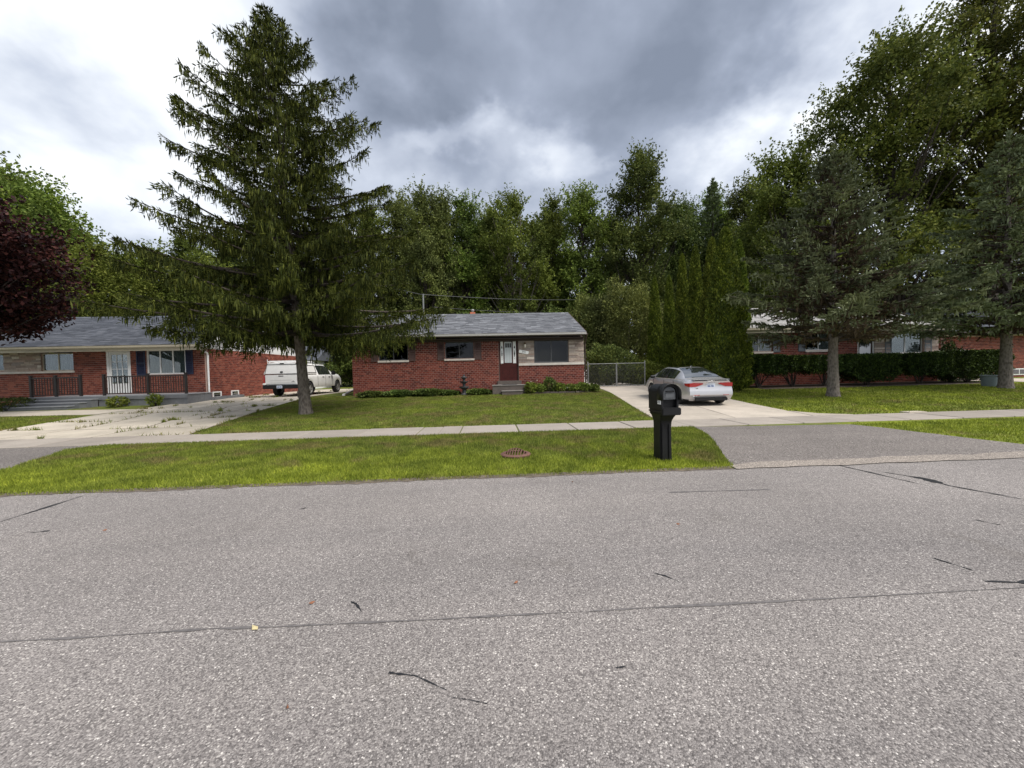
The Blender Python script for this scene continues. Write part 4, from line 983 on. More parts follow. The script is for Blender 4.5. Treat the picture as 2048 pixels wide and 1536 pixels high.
# far right house
YF = 24.5; ZF = gz(YF)
fh = thing('brick_house', 'red brick house end with dark roof beyond the white parked car', 'house', (0, YF, ZF))
fx0 = pl(1872, 700, YF)[0]+0.6; fx1 = fx0+14; fzt = pl(1960, 668, YF)[1]-ZF
wall(fh, front, fx0, fx1, -.3, fzt, [], mat='brick_bright'); wall(fh, side_l(fx0), .201, 8, -.3, fzt, [], mat='brick_bright')
gable_roof(fh, fx0-.4, fx1+.4, -.6, fzt+.16, 4.2, fzt+2.1, 9, 'shingle_dark', .45, 12)
pb('fascia', front, fx0-.38, fx1+.38, -.6, -.56, fzt-.12, fzt+.095, 'brown', fh)
pb('frieze', front, fx0, fx1, -.05, -.0135, fzt-.16, fzt, 'cream', fh)
a = pl(2020, 745, YF)[0]
bw = pb('basement_window', front, a, a+1.3, -.04, -.0135, .15, .6, 'white', fh)
for k in (0, 1): pb('pane', front, a+.07+.6*k, a+.6+.6*k, -.05, -.042, .22, .53, 'car_glass', bw)
# white garage behind the middle house, right
wg = thing('garage', 'white garage corner seen past the brick house beside the gate', 'garage', (pl(1165, 730, 33)[0], 33, gz(33)))
pb('wall', front, -6, 0.55, 0, 6, -.1, 2.3, 'siding', wg); mb = MB(); mb.prism([(-6.2, -.3, 2.26), (-6.2, 3, 3.4), (-6.2, 6.3, 2.26)], (6.9, 0, 0)); mb.build('roof', 'shingle_dark', wg)
pb('trim', front, -6.1, 0.6, -.06, -.003, 2.1, 2.25, 'white', wg)

# ------------------------------------------------------------------ vehicles
def smooth_prof(pts, n=6):
    xs = np.array([p[0] for p in pts]); zs = np.array([p[1] for p in pts])
    d = np.diff(zs)/np.diff(xs); m_ = np.zeros(len(xs)); m_[1:-1] = np.where(d[:-1]*d[1:] > 0, 2*d[:-1]*d[1:]/(d[:-1]+d[1:]+1e-12), 0); m_[0], m_[-1] = d[0], d[-1]
    def f(x):
        x = min(max(x, xs[0]), xs[-1]); i = min(int(np.searchsorted(xs, x, side='right'))-1, len(xs)-2); i = max(i, 0)
        h = xs[i+1]-xs[i]; t = (x-xs[i])/h
        return float((2*t**3-3*t**2+1)*zs[i]+(t**3-2*t*t+t)*h*m_[i]+(-2*t**3+3*t*t)*zs[i+1]+(t**3-t*t)*h*m_[i+1])
    return f
def car_body(root, paint, Lg, ztop, belt, halfw, roofw, floor, wheels, wr, cls, rear_prof, front_prof, extra=(), arch_gap=0.05, hfull=0.40):
    """lofted shell; x forward from the rear bumper, y left, z up; faces are dealt out to parts by cls"""
    xs = sorted(set([round(x, 3) for x in np.linspace(0, Lg, 61)]+[round(e, 3) for e in extra]+[round(wx+s*(wr+arch_gap)*math.cos(t), 3) for wx in wheels for s in (1, -1) for t in np.linspace(0, 1.5, 8)]))
    xs = [x for x in xs if 0 <= x <= Lg]; J = 14; rows = []
    for x in xs:
        W, zb, zt_ = halfw(x), belt(x), ztop(x); zb = min(zb, zt_-0.01); h = zt_-zb; k = min(max((h-0.03)/hfull, 0), 1)
        yt = (W-0.10)*(1-k)+roofw(x)*k; zf = floor
        for wx in wheels:
            q = (wr+arch_gap)**2-(x-wx)**2
            if q > 0: zf = max(zf, wr+math.sqrt(q)-0.02 if q > 0 else zf)
        zf = min(zf, zb-0.14)
        zl, zu = zf+0.06, max(zb-0.05, zf+0.08)
        low = [(W-0.014*(2*t_-0.9)**2, zl+(zu-zl)*t_) for t_ in (0, .30, .52, .62, .82, 1)]
        sec = [(0, zf), (W-0.16, zf), (W-0.035, zf+0.005)]+low+[(W-0.055, zb),
               (yt+0.015, zt_-0.085*k-0.006*(1-k)*min(h, 0.1)*10), (yt-0.03, zt_-0.035*k-0.006), (yt*0.72, zt_-0.010*k-0.003), (yt*0.36, zt_-0.002), (0, zt_)]
        rows.append(sec)
    V = []; nJ = 2*J+1
    for x, sec in zip(xs, rows):
        ring = sec+[(-y, z) for (y, z) in sec[-2::-1]]
        for (y, z) in ring:
            br = max(0, 1-x/0.55); bf = max(0, 1-(Lg-x)/0.7)
            V.append((x+rear_prof(z)*br-front_prof(z)*bf, y, z))
    parts = {}
    for i in range(len(xs)-1):
        xm = (xs[i]+xs[i+1])/2
        for j in range(nJ-1):
            jj = j if j < J else 2*J-1-j; sgn = 1 if j < J else -1
            key = cls(xm, jj, sgn); a = i*nJ+j
            parts.setdefault(key, []).append((a, a+1, a+nJ+1, a+nJ))
    b = parts.setdefault(('body', 'body', paint), [])
    o = (len(xs)-1)*nJ
    for j in range(J):
        b.append((j, 2*J-j, 2*J-j-1, j+1)); b.append((o+j, o+j+1, o+2*J-j-1, o+2*J-j))
    objs = {}
    for key in sorted(parts, key=lambda k: str(k)):
        fs = parts[key]; used = sorted({v for f in fs for v in f}); mp = {v: i for i, v in enumerate(used)}
        mb = MB(); mb.v = [V[v] for v in used]; mb.f = [tuple(mp[v] for v in f) for f in fs]
        objs[key] = mb.build(key[0], key[2], root, smooth=True)
    return objs
def wheel(root, x, y, r, wd, rim, spokes=10, sgn=1, name='wheel'):
    wh = MB().lathe([(r*0.66, -wd/2), (r*0.93, -wd/2), (r, -wd/2+0.035), (r, wd/2-0.035), (r*0.93, wd/2), (r*0.66, wd/2)], 28, (x, y, r), 'y', cap=False).build('wheel', 'tyre', root, smooth=True)
    yo = y+sgn*wd*0.36; mb = MB()
    mb.lathe([(r*0.67, -wd/2+.01), (r*0.63, -wd*0.1), (r*0.63, wd*0.1), (r*0.67, wd/2-.01), (r*0.70, wd/2-.005)] if sgn > 0 else [(r*0.70, -wd/2+.005), (r*0.67, -wd/2+.01), (r*0.63, -wd*.1), (r*0.63, wd*.1), (r*.67, wd/2-.01)], 28, (x, y, r), 'y', cap=False)
    for k in range(spokes):
        t = 2*math.pi*k/spokes; c, s = math.cos(t), math.sin(t)
        mb.obox((x+c*r*0.38, yo, r+s*r*0.38), (c, 0, s), r*0.28, (0, 1, 0), 0.015, (-s, 0, c), r*0.055)
    mb.lathe([(r*0.17, -0.03), (r*0.17, 0.025), (r*0.08, 0.03)], 14, (x, yo, r), 'y')
    mb.build('rim', rim, wh, smooth=True)
    MB().lathe([(r*0.625, -0.01), (r*0.625, 0.01)], 24, (x, y+sgn*wd*0.05, r), 'y').build('brake_disc', 'iron_dark', wh)
    return wh
def plate(root, x, y, z, nx, w_=0.31, h_=0.155, marks=True):
    p = MB().box(x-0.012, x, y-w_/2, y+w_/2, z-h_/2, z+h_/2).build('licence_plate', 'plate', root)
    mb = MB(); rr = random.Random(4); k = 7; u = y+w_*0.36
    for i in range(k):
        if i != 3:
            for s in range(2): mb.box(x-0.016, x-0.0122, u-0.034*(0.45 if s else 1), u-0.0, z-0.03+0.03*s, z-0.012+0.03*s+0.012)
        u -= w_*0.105
    mb.build('plate_print', 'plate_blue', p)
    return p
# ---- silver saloon
car = thing('silver_sedan', 'silver four door sedan with red tail lights parked on the right driveway', 'car')
zt_ = smooth_prof([(0, .925), (.12, .975), (.45, 1.005), (.60, 1.03), (.92, 1.19), (1.28, 1.34), (1.6, 1.405), (2.1, 1.425), (2.6, 1.405), (2.85, 1.36), (3.2, 1.165), (3.5, 1.005), (3.9, .93), (4.25, .82), (4.456, .66)])
blt = smooth_prof([(0, .845), (.5, .905), (1.2, .94), (2.2, .925), (3.3, .90), (3.8, .84), (4.3, .70), (4.456, .6)])
hw = smooth_prof([(0, .80), (.12, .845), (.45, .885), (1.2, .898), (2.4, .898), (3.6, .89), (4.1, .85), (4.35, .76), (4.456, .62)])
rw = smooth_prof([(0, .52), (.7, .50), (1.4, .545), (2.1, .575), (2.9, .56), (3.5, .60), (4.456, .5)])
rear_c = lambda z: float(np.interp(z, [.2, .33, .42, .50, .66, .78, .92, 1.0], [.16, .05, 0, .0, .05, .08, .03, .06]))
front_c = lambda z: float(np.interp(z, [.2, .3, .5, .75], [.12, .03, 0, .1]))
def cls_car(x, j, s):
    if j >= 11 and .62 < x < 1.50: return ('rear_window', 'rear', 'car_glass')
    if j >= 11 and 2.86 < x < 3.46: return ('windscreen', 'front', 'car_glass')
    if j >= 11 and 1.62 < x < 2.45: return ('sunroof', 'roof', 'car_glass')
    if j == 9:
        if 1.22 < x < 2.02: return ('side_window', f'r{s}', 'car_glass')
        if 2.09 < x < 3.12: return ('side_window', f'f{s}', 'car_glass')
        if 2.02 <= x <= 2.09: return ('pillar', f'b{s}', 'black_plastic')
    if j <= 1 or (j == 2 and 0): return ('underbody', 'u', 'black_plastic')
    if j in (2,) and (x < .42): return ('rear_valance', 'v', 'black_plastic')
    return ('body', 'body', 'silver')
car_body(car, 'silver', 4.456, zt_, blt, hw, rw, .19, (.85, 3.49), .32, cls_car, rear_c, front_c, (.62, 1.50, 2.86, 3.46, 1.22, 2.02, 2.09, 3.12, 1.62, 2.45))
for wx in (.85, 3.49):
    for s in (1, -1): wheel(car, wx, s*.775, .32, .22, 'rim', 10, s)
def rx(z): return rear_c(z)
for s in (1, -1):
    pts = [(.805, .72), (.805, .855), (.62, .865), (.30, .85), (.29, .81), (.55, .725)]
    tl = MB(); front_p = [(rx(z)-.022, s*y, z) for (y, z) in pts]
    tl.prism(front_p if s > 0 else front_p[::-1], (.05, 0, 0)); tlo = tl.build('tail_light', 'lamp_red', car)
    sp = [(.82, .805), (.868, .90), (.852, .90)]
    sw_ = MB(); sw_.prism([(.06, s*.812, .72), (.05, s*.812, .855), (.27, s*.893, .84), (.22, s*.89, .755)], (0, -s*.03, 0)); sw_.build('side_lens', 'lamp_red', tlo)
    for z in (.785,): MB().box(rx(z)-.028, rx(z)-.0225, s*.36 if s > 0 else s*.56, s*.56 if s > 0 else s*.36, z-.008, z+.008).build('light_strip', 'white', tlo)
    # mirror, handles, reflector, exhaust
    mr = MB(); mr.lathe([(.02, -.11), (.075, -.08), (.085, 0), (.07, .09), (.02, .11)], 12, (0, 0, 0), 'y'); mo = mr.build('wing_mirror', 'black_plastic', car, smooth=True); mo.location = (3.02, s*.98, .965); mo.scale = (.8, 1, .85)
    for hx in (1.55, 2.62): MB().box(hx, hx+.2, s*.905-.012, s*.905+.012, .80, .83).build('door_handle', 'silver', car, bevel=.006)
    mb = MB(); mb.box(-.004, .02, min(s*.44, s*.66), max(s*.44, s*.66), .40, .42); mb.build('reflector', 'lamp_red', car)
    for hx in (1.18, 2.06, 3.15): MB().box(hx, hx+.006, s*.895-.006, s*.895+.0065, .30, .88).build('door_seam', 'ink', car)
    mb = MB(); mb.tube([(.3, s*.86, .962), (1.2, s*.852, .962), (2.2, s*.85, .94), (3.2, s*.845, .915)], .008, 5); mb.build('window_trim', 'chrome', car)
MB().box(.0, .09, -.62, .62, .20, .315).build('diffuser', 'black_plastic', car, bevel=.02)
for y in (.50, .60): MB().lathe([(.034, 0), (.038, .02), (.038, .12)], 14, (.0, y, .265), 'x', cap=False).build('exhaust_tip', 'chrome', car, smooth=True)
pr = MB().box(rx(.78)-.004, rx(.78)+.03, -.27, .27, .66, .82).build('plate_recess', 'silver', car)
plate(car, rx(.78)-.008, 0, .745, 0)
mb = MB()
for k in range(4):
    c = -.105+.07*k; t = [(rx(.88)-.014, c+.05*math.cos(a), .885+.05*math.sin(a)) for a in np.linspace(0, 2*math.pi, 17)]; mb.tube(t, .008, 5, cap=False)
mb.build('ring_emblem', 'chrome', car)
mb = MB(); mb.box(.03, .06, .48, .56, .66, .68); mb.build('badge', 'chrome', car)
MB().tube([(1.62, 0, 1.40), (1.56, 0, 1.445), (1.50, 0, 1.452)], [.02, .012, .006], 6).build('antenna', 'silver', car)
MB().box(.02, .16, -.68, .68, .975, .992).build('boot_spoiler', 'silver', car, bevel=.006)
cy0 = 13.75; slope = math.atan(.43/10.88)
car.location = (8.12, cy0, gz(cy0)+.022); car.rotation_euler = (0, -slope, R(90-1.5))
# ---- white pickup
trk = thing('white_pickup_truck', 'white pickup truck with white canopy and roof rack by the brick side wall', 'truck')
zt_ = smooth_prof([(0, 1.24), (.3, 1.27), (2.05, 1.27), (2.12, 1.30), (2.16, 1.80), (2.35, 1.875), (3.0, 1.90), (3.55, 1.86), (3.85, 1.72), (4.35, 1.36), (4.6, 1.30), (5.3, 1.24), (5.65, 1.16), (5.85, .95)])
blt = smooth_prof([(0, 1.20), (2.1, 1.21), (3.2, 1.22), (4.3, 1.22), (5.3, 1.12), (5.85, .85)])
hw = smooth_prof([(0, .97), (.15, 1.0), (2, 1.02), (5.0, 1.02), (5.5, .98), (5.75, .9), (5.85, .8)])
rw = smooth_prof([(0, .74), (2.2, .70), (3.2, .71), (4.2, .75), (5.85, .7)])
rear_t = lambda z: float(np.interp(z, [.4, .7, 1.2, 1.3], [.05, .03, .03, .04])); front_t = lambda z: float(np.interp(z, [.4, .6, 1.1], [.1, 0, .04]))
def cls_trk(x, j, s):
    if j == 9:
        if 2.36 < x < 3.12: return ('side_window', f'r{s}', 'car_glass')
        if 3.18 < x < 4.0: return ('side_window', f'f{s}', 'car_glass')
        if 3.12 <= x <= 3.18: return ('pillar', f'p{s}', 'black_plastic')
    if j >= 11 and 3.86 < x < 4.34: return ('windscreen', 'f', 'car_glass')
    if j <= 1: return ('underbody', 'u', 'black_plastic')
    return ('body', 'body', 'truck_white')
car_body(trk, 'truck_white', 5.85, zt_, blt, hw, rw, .46, (1.22, 4.95), .40, cls_trk, rear_t, front_t, (2.12, 2.16, 2.36, 3.12, 3.18, 4.0, 3.86, 4.34), arch_gap=.09, hfull=.5)
for wx in (1.22, 4.95):
    for s in (1, -1): wheel(trk, wx, s*.87, .40, .27, 'steel_rim', 6, s)
# canopy
cp = MB(); b0, b1, zc0, zc1 = .99, .80, 1.278, 1.93
def ring(x, zt2, ins): return [(x, b0-ins, zc0), (x, b0-.005-ins, zc0+.05), (x+.0, b1+.04-ins, zc1-.12), (x, b1-.05-ins, zc1-.02), (x, .4, zc1+.01), (x, 0, zc1+.02), (x, -.4, zc1+.01), (x, -(b1-.05-ins), zc1-.02), (x, -(b1+.04-ins), zc1-.12), (x, -(b0-.005-ins), zc0+.05), (x, -(b0-ins), zc0)]
R1, R2 = ring(.06, 0, 0), ring(2.10, 0, .0); R1 = [(x+(z-zc0)*.16, y, z) for x, y, z in R1]; k = len(R1)
cp.v = R1+R2; cp.f = [(i, i+1, k+i+1, k+i) for i in range(k-1)]+[tuple(range(k)), tuple(range(2*k-1, k-1, -1)), (0, k, 2*k-1, k-1)]
can = cp.build('canopy', 'truck_white', trk, smooth=False)
rp = lambda y, z: (.052+(z-zc0)*.16, y, z)
mb = MB(); 
for (a, b) in ((rp(-.93, 1.30), rp(.93, 1.30)), (rp(-.84, 1.84), rp(.84, 1.84)), (rp(-.93, 1.30), rp(-.84, 1.84)), (rp(.93, 1.30), rp(.84, 1.84))): mb.bar(a, b, .035, .02)
mb.build('hatch_seal', 'ink', can)
mb = MB(); mb.obox(rp(.0, 1.40), (0, 1, 0), .07, (.16, 0, 1), .04, (1, 0, -.16), .015); mb.build('hatch_latch', 'black_plastic', can); mb = MB(); mb.obox(rp(.0, 1.88), (0, 1, 0), .11, (.16, 0, 1), .025, (1, 0, -.16), .02); mb.build('brake_light', 'black_plastic', can)
for s in (1, -1):
    mb = MB(); f_ = lambda x, z: (x, s*(b0+.006-(z-zc0-.05)*(b0-b1-.045)/(zc1-.17-zc0)), z)
    for (a, b) in ((f_(.45, 1.36), f_(2.0, 1.36)), (f_(.50, 1.78), f_(2.0, 1.78)), (f_(.45, 1.36), f_(.50, 1.78)), (f_(2.0, 1.36), f_(2.0, 1.78))): mb.bar(a, b, .022, .022)
    mb.build('side_hatch_seal', 'ink', can); mb = MB(); mb.obox(f_(.62, 1.46), (1, 0, 0), .03, (0, 0, 1), .06, (0, 1, 0), .02); mb.build('side_latch', 'black_plastic', can)
    tl = MB(); tl.box(.0, .12, min(s*.90, s*1.0), max(s*.90, s*1.0), .80, 1.20); tl.build('tail_light', 'lamp_red', trk, bevel=.01)
    for hx in (2.75, 3.55): MB().box(hx, hx+.2, s*1.028-.015, s*1.028+.015, 1.06, 1.10).build('door_handle', 'black_plastic', trk, bevel=.008)
    mr = MB(); mr.box(3.86, 3.98, min(s*1.05, s*1.3), max(s*1.05, s*1.3), 1.20, 1.46); mr.build('wing_mirror', 'black_plastic', trk, bevel=.03)
    for hx in (2.14, 3.15, 4.12): MB().box(hx, hx+.008, s*1.02-.006, s*1.02+.004, .55, 1.18).build('door_seam', 'ink', trk)
MB().box(.005, .03, -.88, .88, .72, 1.22).build('tailgate', 'truck_white', trk, bevel=.008)
MB().box(-.004, .006, -.14, .14, 1.15, 1.20).build('tailgate_handle', 'ink', trk, bevel=.004)
mb = MB(); mb.box(-.0, .006, -.62, .62, .935, .95); mb.box(0, .006, -.62, .62, .80, .812); mb.build('tailgate_crease', 'gutter', trk)
mb = MB(); mb.box(-.0, .006, -.76, -.58, .83, .85); mb.box(0, .006, -.70, -.64, .87, .90); mb.build('tailgate_badge', 'ink', trk)
bp = MB().box(-.14, .1, -.98, .98, .46, .68).build('bumper', 'black_plastic', trk, bevel=.03)
for s in (1, -1): MB().box(-.10, .12, min(s*.99, s*.86), max(s*.99, s*.86), .684, .79).build('bumper_end', 'truck_white', trk, bevel=.02)
plate(trk, -.145, .02, .57, 0)
rk = MB()
for x in (.32, 1.15, 1.95): rk.bar((x, -.80, 2.03), (x, .80, 2.03), .04, .05); 
for s in (1, -1):
    for x in (.32, 1.15, 1.95): rk.bar((x, s*.78, 1.90), (x, s*.78, 2.06), .04)
    rk.bar((.2, s*.80, 2.0), (2.05, s*.80, 2.0), .03, .05)
    rk.bar((.22, s*.83, 1.86), (.16, s*.83, 2.13), .03)
rk.build('roof_rack', 'white', trk)
# ladder-like load on the rack front
ty0 = 22.35; trk.location = (-11.75, ty0, gz(ty0)+.024); trk.rotation_euler = (0, 0, R(90-2.5))
# ---- white SUV behind the hedge
suv = thing('white_suv', 'white car with black windows parked behind the yew hedge at the right', 'car')
zt_ = smooth_prof([(0, 1.12), (.15, 1.3), (.4, 1.58), (.8, 1.66), (1.8, 1.69), (2.6, 1.64), (2.9, 1.55), (3.5, 1.12), (4.1, 1.02), (4.45, .9), (4.6, .7)])
blt = smooth_prof([(0, 1.02), (2.4, 1.02), (3.5, .98), (4.3, .85), (4.6, .6)]); hw = smooth_prof([(0, .84), (.3, .9), (2.4, .93), (4.0, .9), (4.4, .8), (4.6, .66)]); rw = smooth_prof([(0, .62), (2.3, .64), (4.6, .6)])
def cls_suv(x, j, s):
    if j == 9 and .45 < x < 3.0: return ('side_window', f's{s}', 'car_glass')
    if j >= 11 and .12 < x < .42: return ('rear_window', 'r', 'car_glass')
    if j >= 11 and 2.9 < x < 3.46: return ('windscreen', 'f', 'car_glass')
    if j <= 1: return ('underbody', 'u', 'black_plastic')
    return ('body', 'body', 'truck_white')
car_body(suv, 'truck_white', 4.6, zt_, blt, hw, rw, .25, (.9, 3.6), .35, cls_suv, lambda z: 0.02, lambda z: 0.03, (.12, .42, .45, 2.9, 3.46))
for wx in (.9, 3.6):
    for s in (1, -1): wheel(suv, wx, s*.79, .35, .23, 'rim', 8, s)
for s in (1, -1): MB().box(.03, .12, min(s*.62, s*.84), max(s*.62, s*.84), .85, 1.08).build('tail_light', 'lamp_red', suv, bevel=.02)
for s in (1, -1): MB().tube([(.7, s*.6, 1.67), (.75, s*.6, 1.73), (2.4, s*.6, 1.73), (2.45, s*.6, 1.68)], .015, 6).build('roof_rail', 'black_plastic', suv)
sx_, _ = pl(1915, 715, 21.9); suv.location = (29.5, 21.6, gz(21.8)+.01); suv.rotation_euler = (0, 0, R(90)); suv.scale = (1, 1, 1.13)
lay('driveway', [(29.9, 11.13), (33, 11.13), (33.5, 30), (28.2, 30), (28.2, 21.3), (29.9, 21.2)], 'drive', 0.010, kind='structure')

# ------------------------------------------------------------------ mailbox
mx, my = gp(1328, 920)
mb_ = thing('mailbox', 'black plastic kerbside mailbox and post with white number stickers', 'mailbox', (mx, my, gz(my)))
h = 1.33
# the post leans back into a rounded box; its door faces the street corner
body = MB(); wz = .15; D0, D1 = -.24, .22
def arch(y, w_, z0, zs, n=10): return [(-w_, y, z0), (w_, y, z0)]+[(w_*math.cos(t), y, zs+w_*.92*math.sin(t)) for t in np.linspace(0, math.pi, n)]
a = arch(D0+.03, wz, .86, 1.14); b = arch(D1, wz, .86, 1.14); k = len(a)
body.v = a+b; body.f = [(i, (i+1) % k, k+(i+1) % k, k+i) for i in range(k)]+[tuple(range(k, 2*k))]
# front: frame ring
ai = arch(D0+.03, wz-.035, .90, 1.14); aj = arch(D0+.10, wz-.035, .90, 1.14); o = len(body.v); body.v += ai+aj
body.f += [(i, (i+1) % k, o+(i+1) % k, o+i) for i in range(k)]+[(o+i, o+(i+1) % k, o+k+(i+1) % k, o+k+i) for i in range(k)]+[tuple(o+k+i for i in range(k))]
body.build('box', 'black_plastic', mb_, smooth=True, bevel=.004)
hood = MB(); a = arch(D0-.02, wz+.012, 1.02, 1.145); b = arch(D0+.16, wz+.012, 1.02, 1.145); hood.v = a[1:]+[a[0]]+b[1:]+[b[0]]; k2 = len(a)
hood.f = [(i, i+1, k2+i+1, k2+i) for i in range(k2-1)]; ho = hood.build('hood', 'black_plastic', mb_, smooth=True); sm = ho.modifiers.new('thick', 'SOLIDIFY'); sm.thickness = .014
dp_ = arch(D0+.045, wz-.045, 1.03, 1.14); dd = MB(); dd.prism(dp_, (0, .03, 0)); dr_ = dd.build('box_door', 'grey_plastic', mb_, bevel=.005)
MB().box(-.07, .07, D0+.015, D0+.043, 1.155, 1.175).build('door_pull', 'black_plastic', dr_, bevel=.004)
pbm = MB(); pbm.box(-.075, .075, D0+.036, D0+.044, 1.06, 1.13); pbm.build('door_panel', 'grey_plastic', dr_)
MB().box(wz*-1.06, wz*1.06, D0-.0, D1, .80, .859).build('tray', 'black_plastic', mb_, bevel=.018)
MB().box(-wz*1.08, wz*1.08, D0-.03, D0+.02, .78, .90).build('lip', 'black_plastic', mb_, bevel=.012)
ps = MB(); 
def psec(z, hx, y0, y1): return [(-hx, y0, z), (hx, y0, z), (hx, y1, z), (-hx, y1, z)]
secs = [psec(-.12, .105, -.075, .16), psec(.55, .10, -.07, .16), psec(.66, .102, -.085, .165), psec(.74, .12, -.14, .18), psec(.80, .15, -.2, .22)]
for i, s_ in enumerate(secs): ps.v += s_
for i in range(4):
    for j in range(4): ps.f.append((i*4+j, i*4+(j+1) % 4, i*4+4+(j+1) % 4, i*4+4+j))
ps.f += [(3, 2, 1, 0), (16, 17, 18, 19)]
post = ps.build('post', 'black_plastic', mb_, bevel=.012)
for x_ in (-.06, .06): MB().box(x_-.022, x_+.022, -.092, -.072, -.1, .62).build('post_rib', 'black_plastic', post, bevel=.008)
for i, ch_ in enumerate('31'):
    yy = -.14+.06*i if False else -.12-.055*i
    st_ = MB().box(-wz-.006, -wz-.0015, yy-.026, yy+.026, .955, 1.03).build('number_sticker', 'white', mb_)
    text_mesh(ch_, .062, 'digit', 'ink', st_, (-wz-.008, yy, .992), (R(90), 0, R(-90)))
mb_.rotation_euler = (0, 0, R(4))

# ------------------------------------------------------------------ drain grate in the verge
gx_, gy_ = gp(1031, 911)
dg_ = thing('drain_grate', 'rusty domed iron drain grate in the grass strip', 'drain', (gx_, gy_, gz(gy_)))
MB().lathe([(.235, -.06), (.31, -.06), (.33, .03), (.31, .045), (.24, .05), (.235, .045)], 32, cap=False).build('rim', 'rust', dg_, smooth=True)
MB().lathe([(.235, .0), (.01, .0)], 24).build('pit', 'iron_dark', dg_)
for i in range(8):
    x_ = -.2+.057*i; l = math.sqrt(max(.235**2-x_*x_, .001)); mb = MB()
    pts = [(x_, l*t, 0.045+.09*(1-(x_*x_+(l*t)**2)/.235**2)) for t in np.linspace(-1, 1, 9)]
    for a_, b_ in zip(pts, pts[1:]): mb.bar(a_, b_, .019, .014)
    mb.build('grate_bar', 'rust', dg_)
dg_.rotation_euler = (0, 0, R(-14)); dg_.scale = (.84, .84, 1.0)

# ------------------------------------------------------------------ chain link gate
ya = 25.0; g0 = pl(1176, 745, ya)[0]; g1 = pl(1233, 745, ya)[0]; g2 = pl(1290, 745, ya)[0]; gh = pl(1233, 727, ya)[1]-gz(ya)
gt_ = thing('chain_link_gate', 'grey chain link double gate across the driveway', 'gate', (g0, ya, gz(ya)))
for (a, b) in ((g0, g1), (g1, g2)):
    a, b = a-g0+.03, b-g0-.03; fr_ = MB()
    for p, q in (((a, 0, gh), (b, 0, gh)), ((a, 0, .08), (b, 0, .08)), ((a, 0, .08), (a, 0, gh)), ((b, 0, .08), (b, 0, gh))): fr_.tube([p, q], .022, 8)
    fo = fr_.build('gate_leaf', 'galv', gt_, smooth=True)
    ms_ = MB(); n = int((b-a)/.065)+1; H_ = gh-.08
    for i in range(-int(H_/.065), n):
        for sg in (1, -1):
            x0_ = a+.065*i if sg > 0 else a+.065*i+H_; pts = [(x0_, .08), (x0_+sg*H_, gh)]
            (xa_, za_), (xb_, zb_) = pts
            t0 = max(0, min(1, ((a if sg > 0 else b)-xa_)/(xb_-xa_))); t1 = max(0, min(1, ((b if sg > 0 else a)-xa_)/(xb_-xa_)))
            if t1-t0 > .02: ms_.bar((xa_+(xb_-xa_)*t0, .004*sg, za_+(zb_-za_)*t0), (xa_+(xb_-xa_)*t1, .004*sg, za_+(zb_-za_)*t1), .0028)
    ms_.build('chain_mesh', 'wire', fo, kind='stuff', fixn=False)
for p in (0, g2-g0): MB().tube([(p, .03, -.2), (p, .03, gh+.12), (p, .03, gh+.15)], [.035, .035, .02], 10).build('gate_post', 'galv', gt_, smooth=True)
MB().tube([(g1-g0, .0, .02), (g1-g0, .0, gh+.05)], .03, 8).build('latch_post', 'galv', gt_)

# ------------------------------------------------------------------ fountain, edging, bin, wires, leaves
fx, fy = pl(928.5, 778, YH-.7)[0], YH-.7
ft = thing('tiered_fountain', 'dark three tiered garden fountain against the brick wall', 'fountain', (fx, fy, gz(fy)))
MB().lathe([(.20, -.05), (.20, .04), (.11, .12), (.10, .28), (.16, .33)], 18).build('pedestal', 'fountain', ft, smooth=True)
MB().lathe([(.16, .331), (.26, .40), (.27, .46), (.24, .46), (.15, .41), (.02, .40)], 18).build('basin', 'fountain', ft, smooth=True)
MB().lathe([(.09, .41), (.075, .55), (.10, .63)], 14).build('stem', 'fountain', ft, smooth=True)
MB().lathe([(.10, .631), (.22, .69), (.235, .74), (.20, .74), (.10, .70), (.02, .69)], 18).build('basin', 'fountain', ft, smooth=True)
MB().lathe([(.07, .70), (.06, .82), (.08, .87)], 14).build('stem', 'fountain', ft, smooth=True)
MB().lathe([(.08, .871), (.17, .92), (.18, .96), (.10, .97), (.05, 1.02), (.06, 1.06), (.0, 1.1)], 18).build('basin', 'fountain', ft, smooth=True)
E2 = [gp(735, 794), gp(800, 792), gp(900, 789), gp(985, 786)]
for (a, b) in zip(E2, E2[1:]):
    n = 2
    for i in range(n):
        p = [a[k]+(b[k]-a[k])*(i/n) for k in (0, 1)]; q = [a[k]+(b[k]-a[k])*((i+1)/n) for k in (0, 1)]
        o = MB().bar((p[0]+.01, p[1], gz(p[1])+.03), (q[0]-.01, q[1], gz(q[1])+.03), .09, .11).build('bed_edging', 'edging'); tag(o, 'weathered timber edging before the low junipers', 'edging', 'edging timbers before the junipers')
EB = [gp(1049, 787), gp(1100, 787), gp(1150, 786), gp(1183, 784), gp(1187, 778)]
for (a, b) in zip(EB, EB[1:]):
    n = max(1, int(math.hypot(b[0]-a[0], b[1]-a[1])/.42))
    for i in range(n):
        p = [a[k]+(b[k]-a[k])*(i/n) for k in (0, 1)]; q = [a[k]+(b[k]-a[k])*((i+1)/n) for k in (0, 1)]
        o = MB().bar((p[0]+.01, p[1], gz(p[1])+.03), (q[0]-.01, q[1], gz(q[1])+.03), .16, .13+.04*random.random()).build('edging_stone', 'step_stone'); tag(o, 'rough stone edging the flower bed right of the steps', 'stone', 'edging stones of the flower bed')
lay('flower_bed', [(dr[1]+.35, YH-1.5), (xr+.55, YH-1.35), (xr+.55, YH), (dr[1]+.35, YH)], 'soil', .01, kind='structure')
lay('planting_bed', [(xl-.1, YH-1.0), (dr[0]-.5, YH-.9), (dr[0]-.5, YH), (xl-.1, YH)], 'soil', .01, kind='structure')
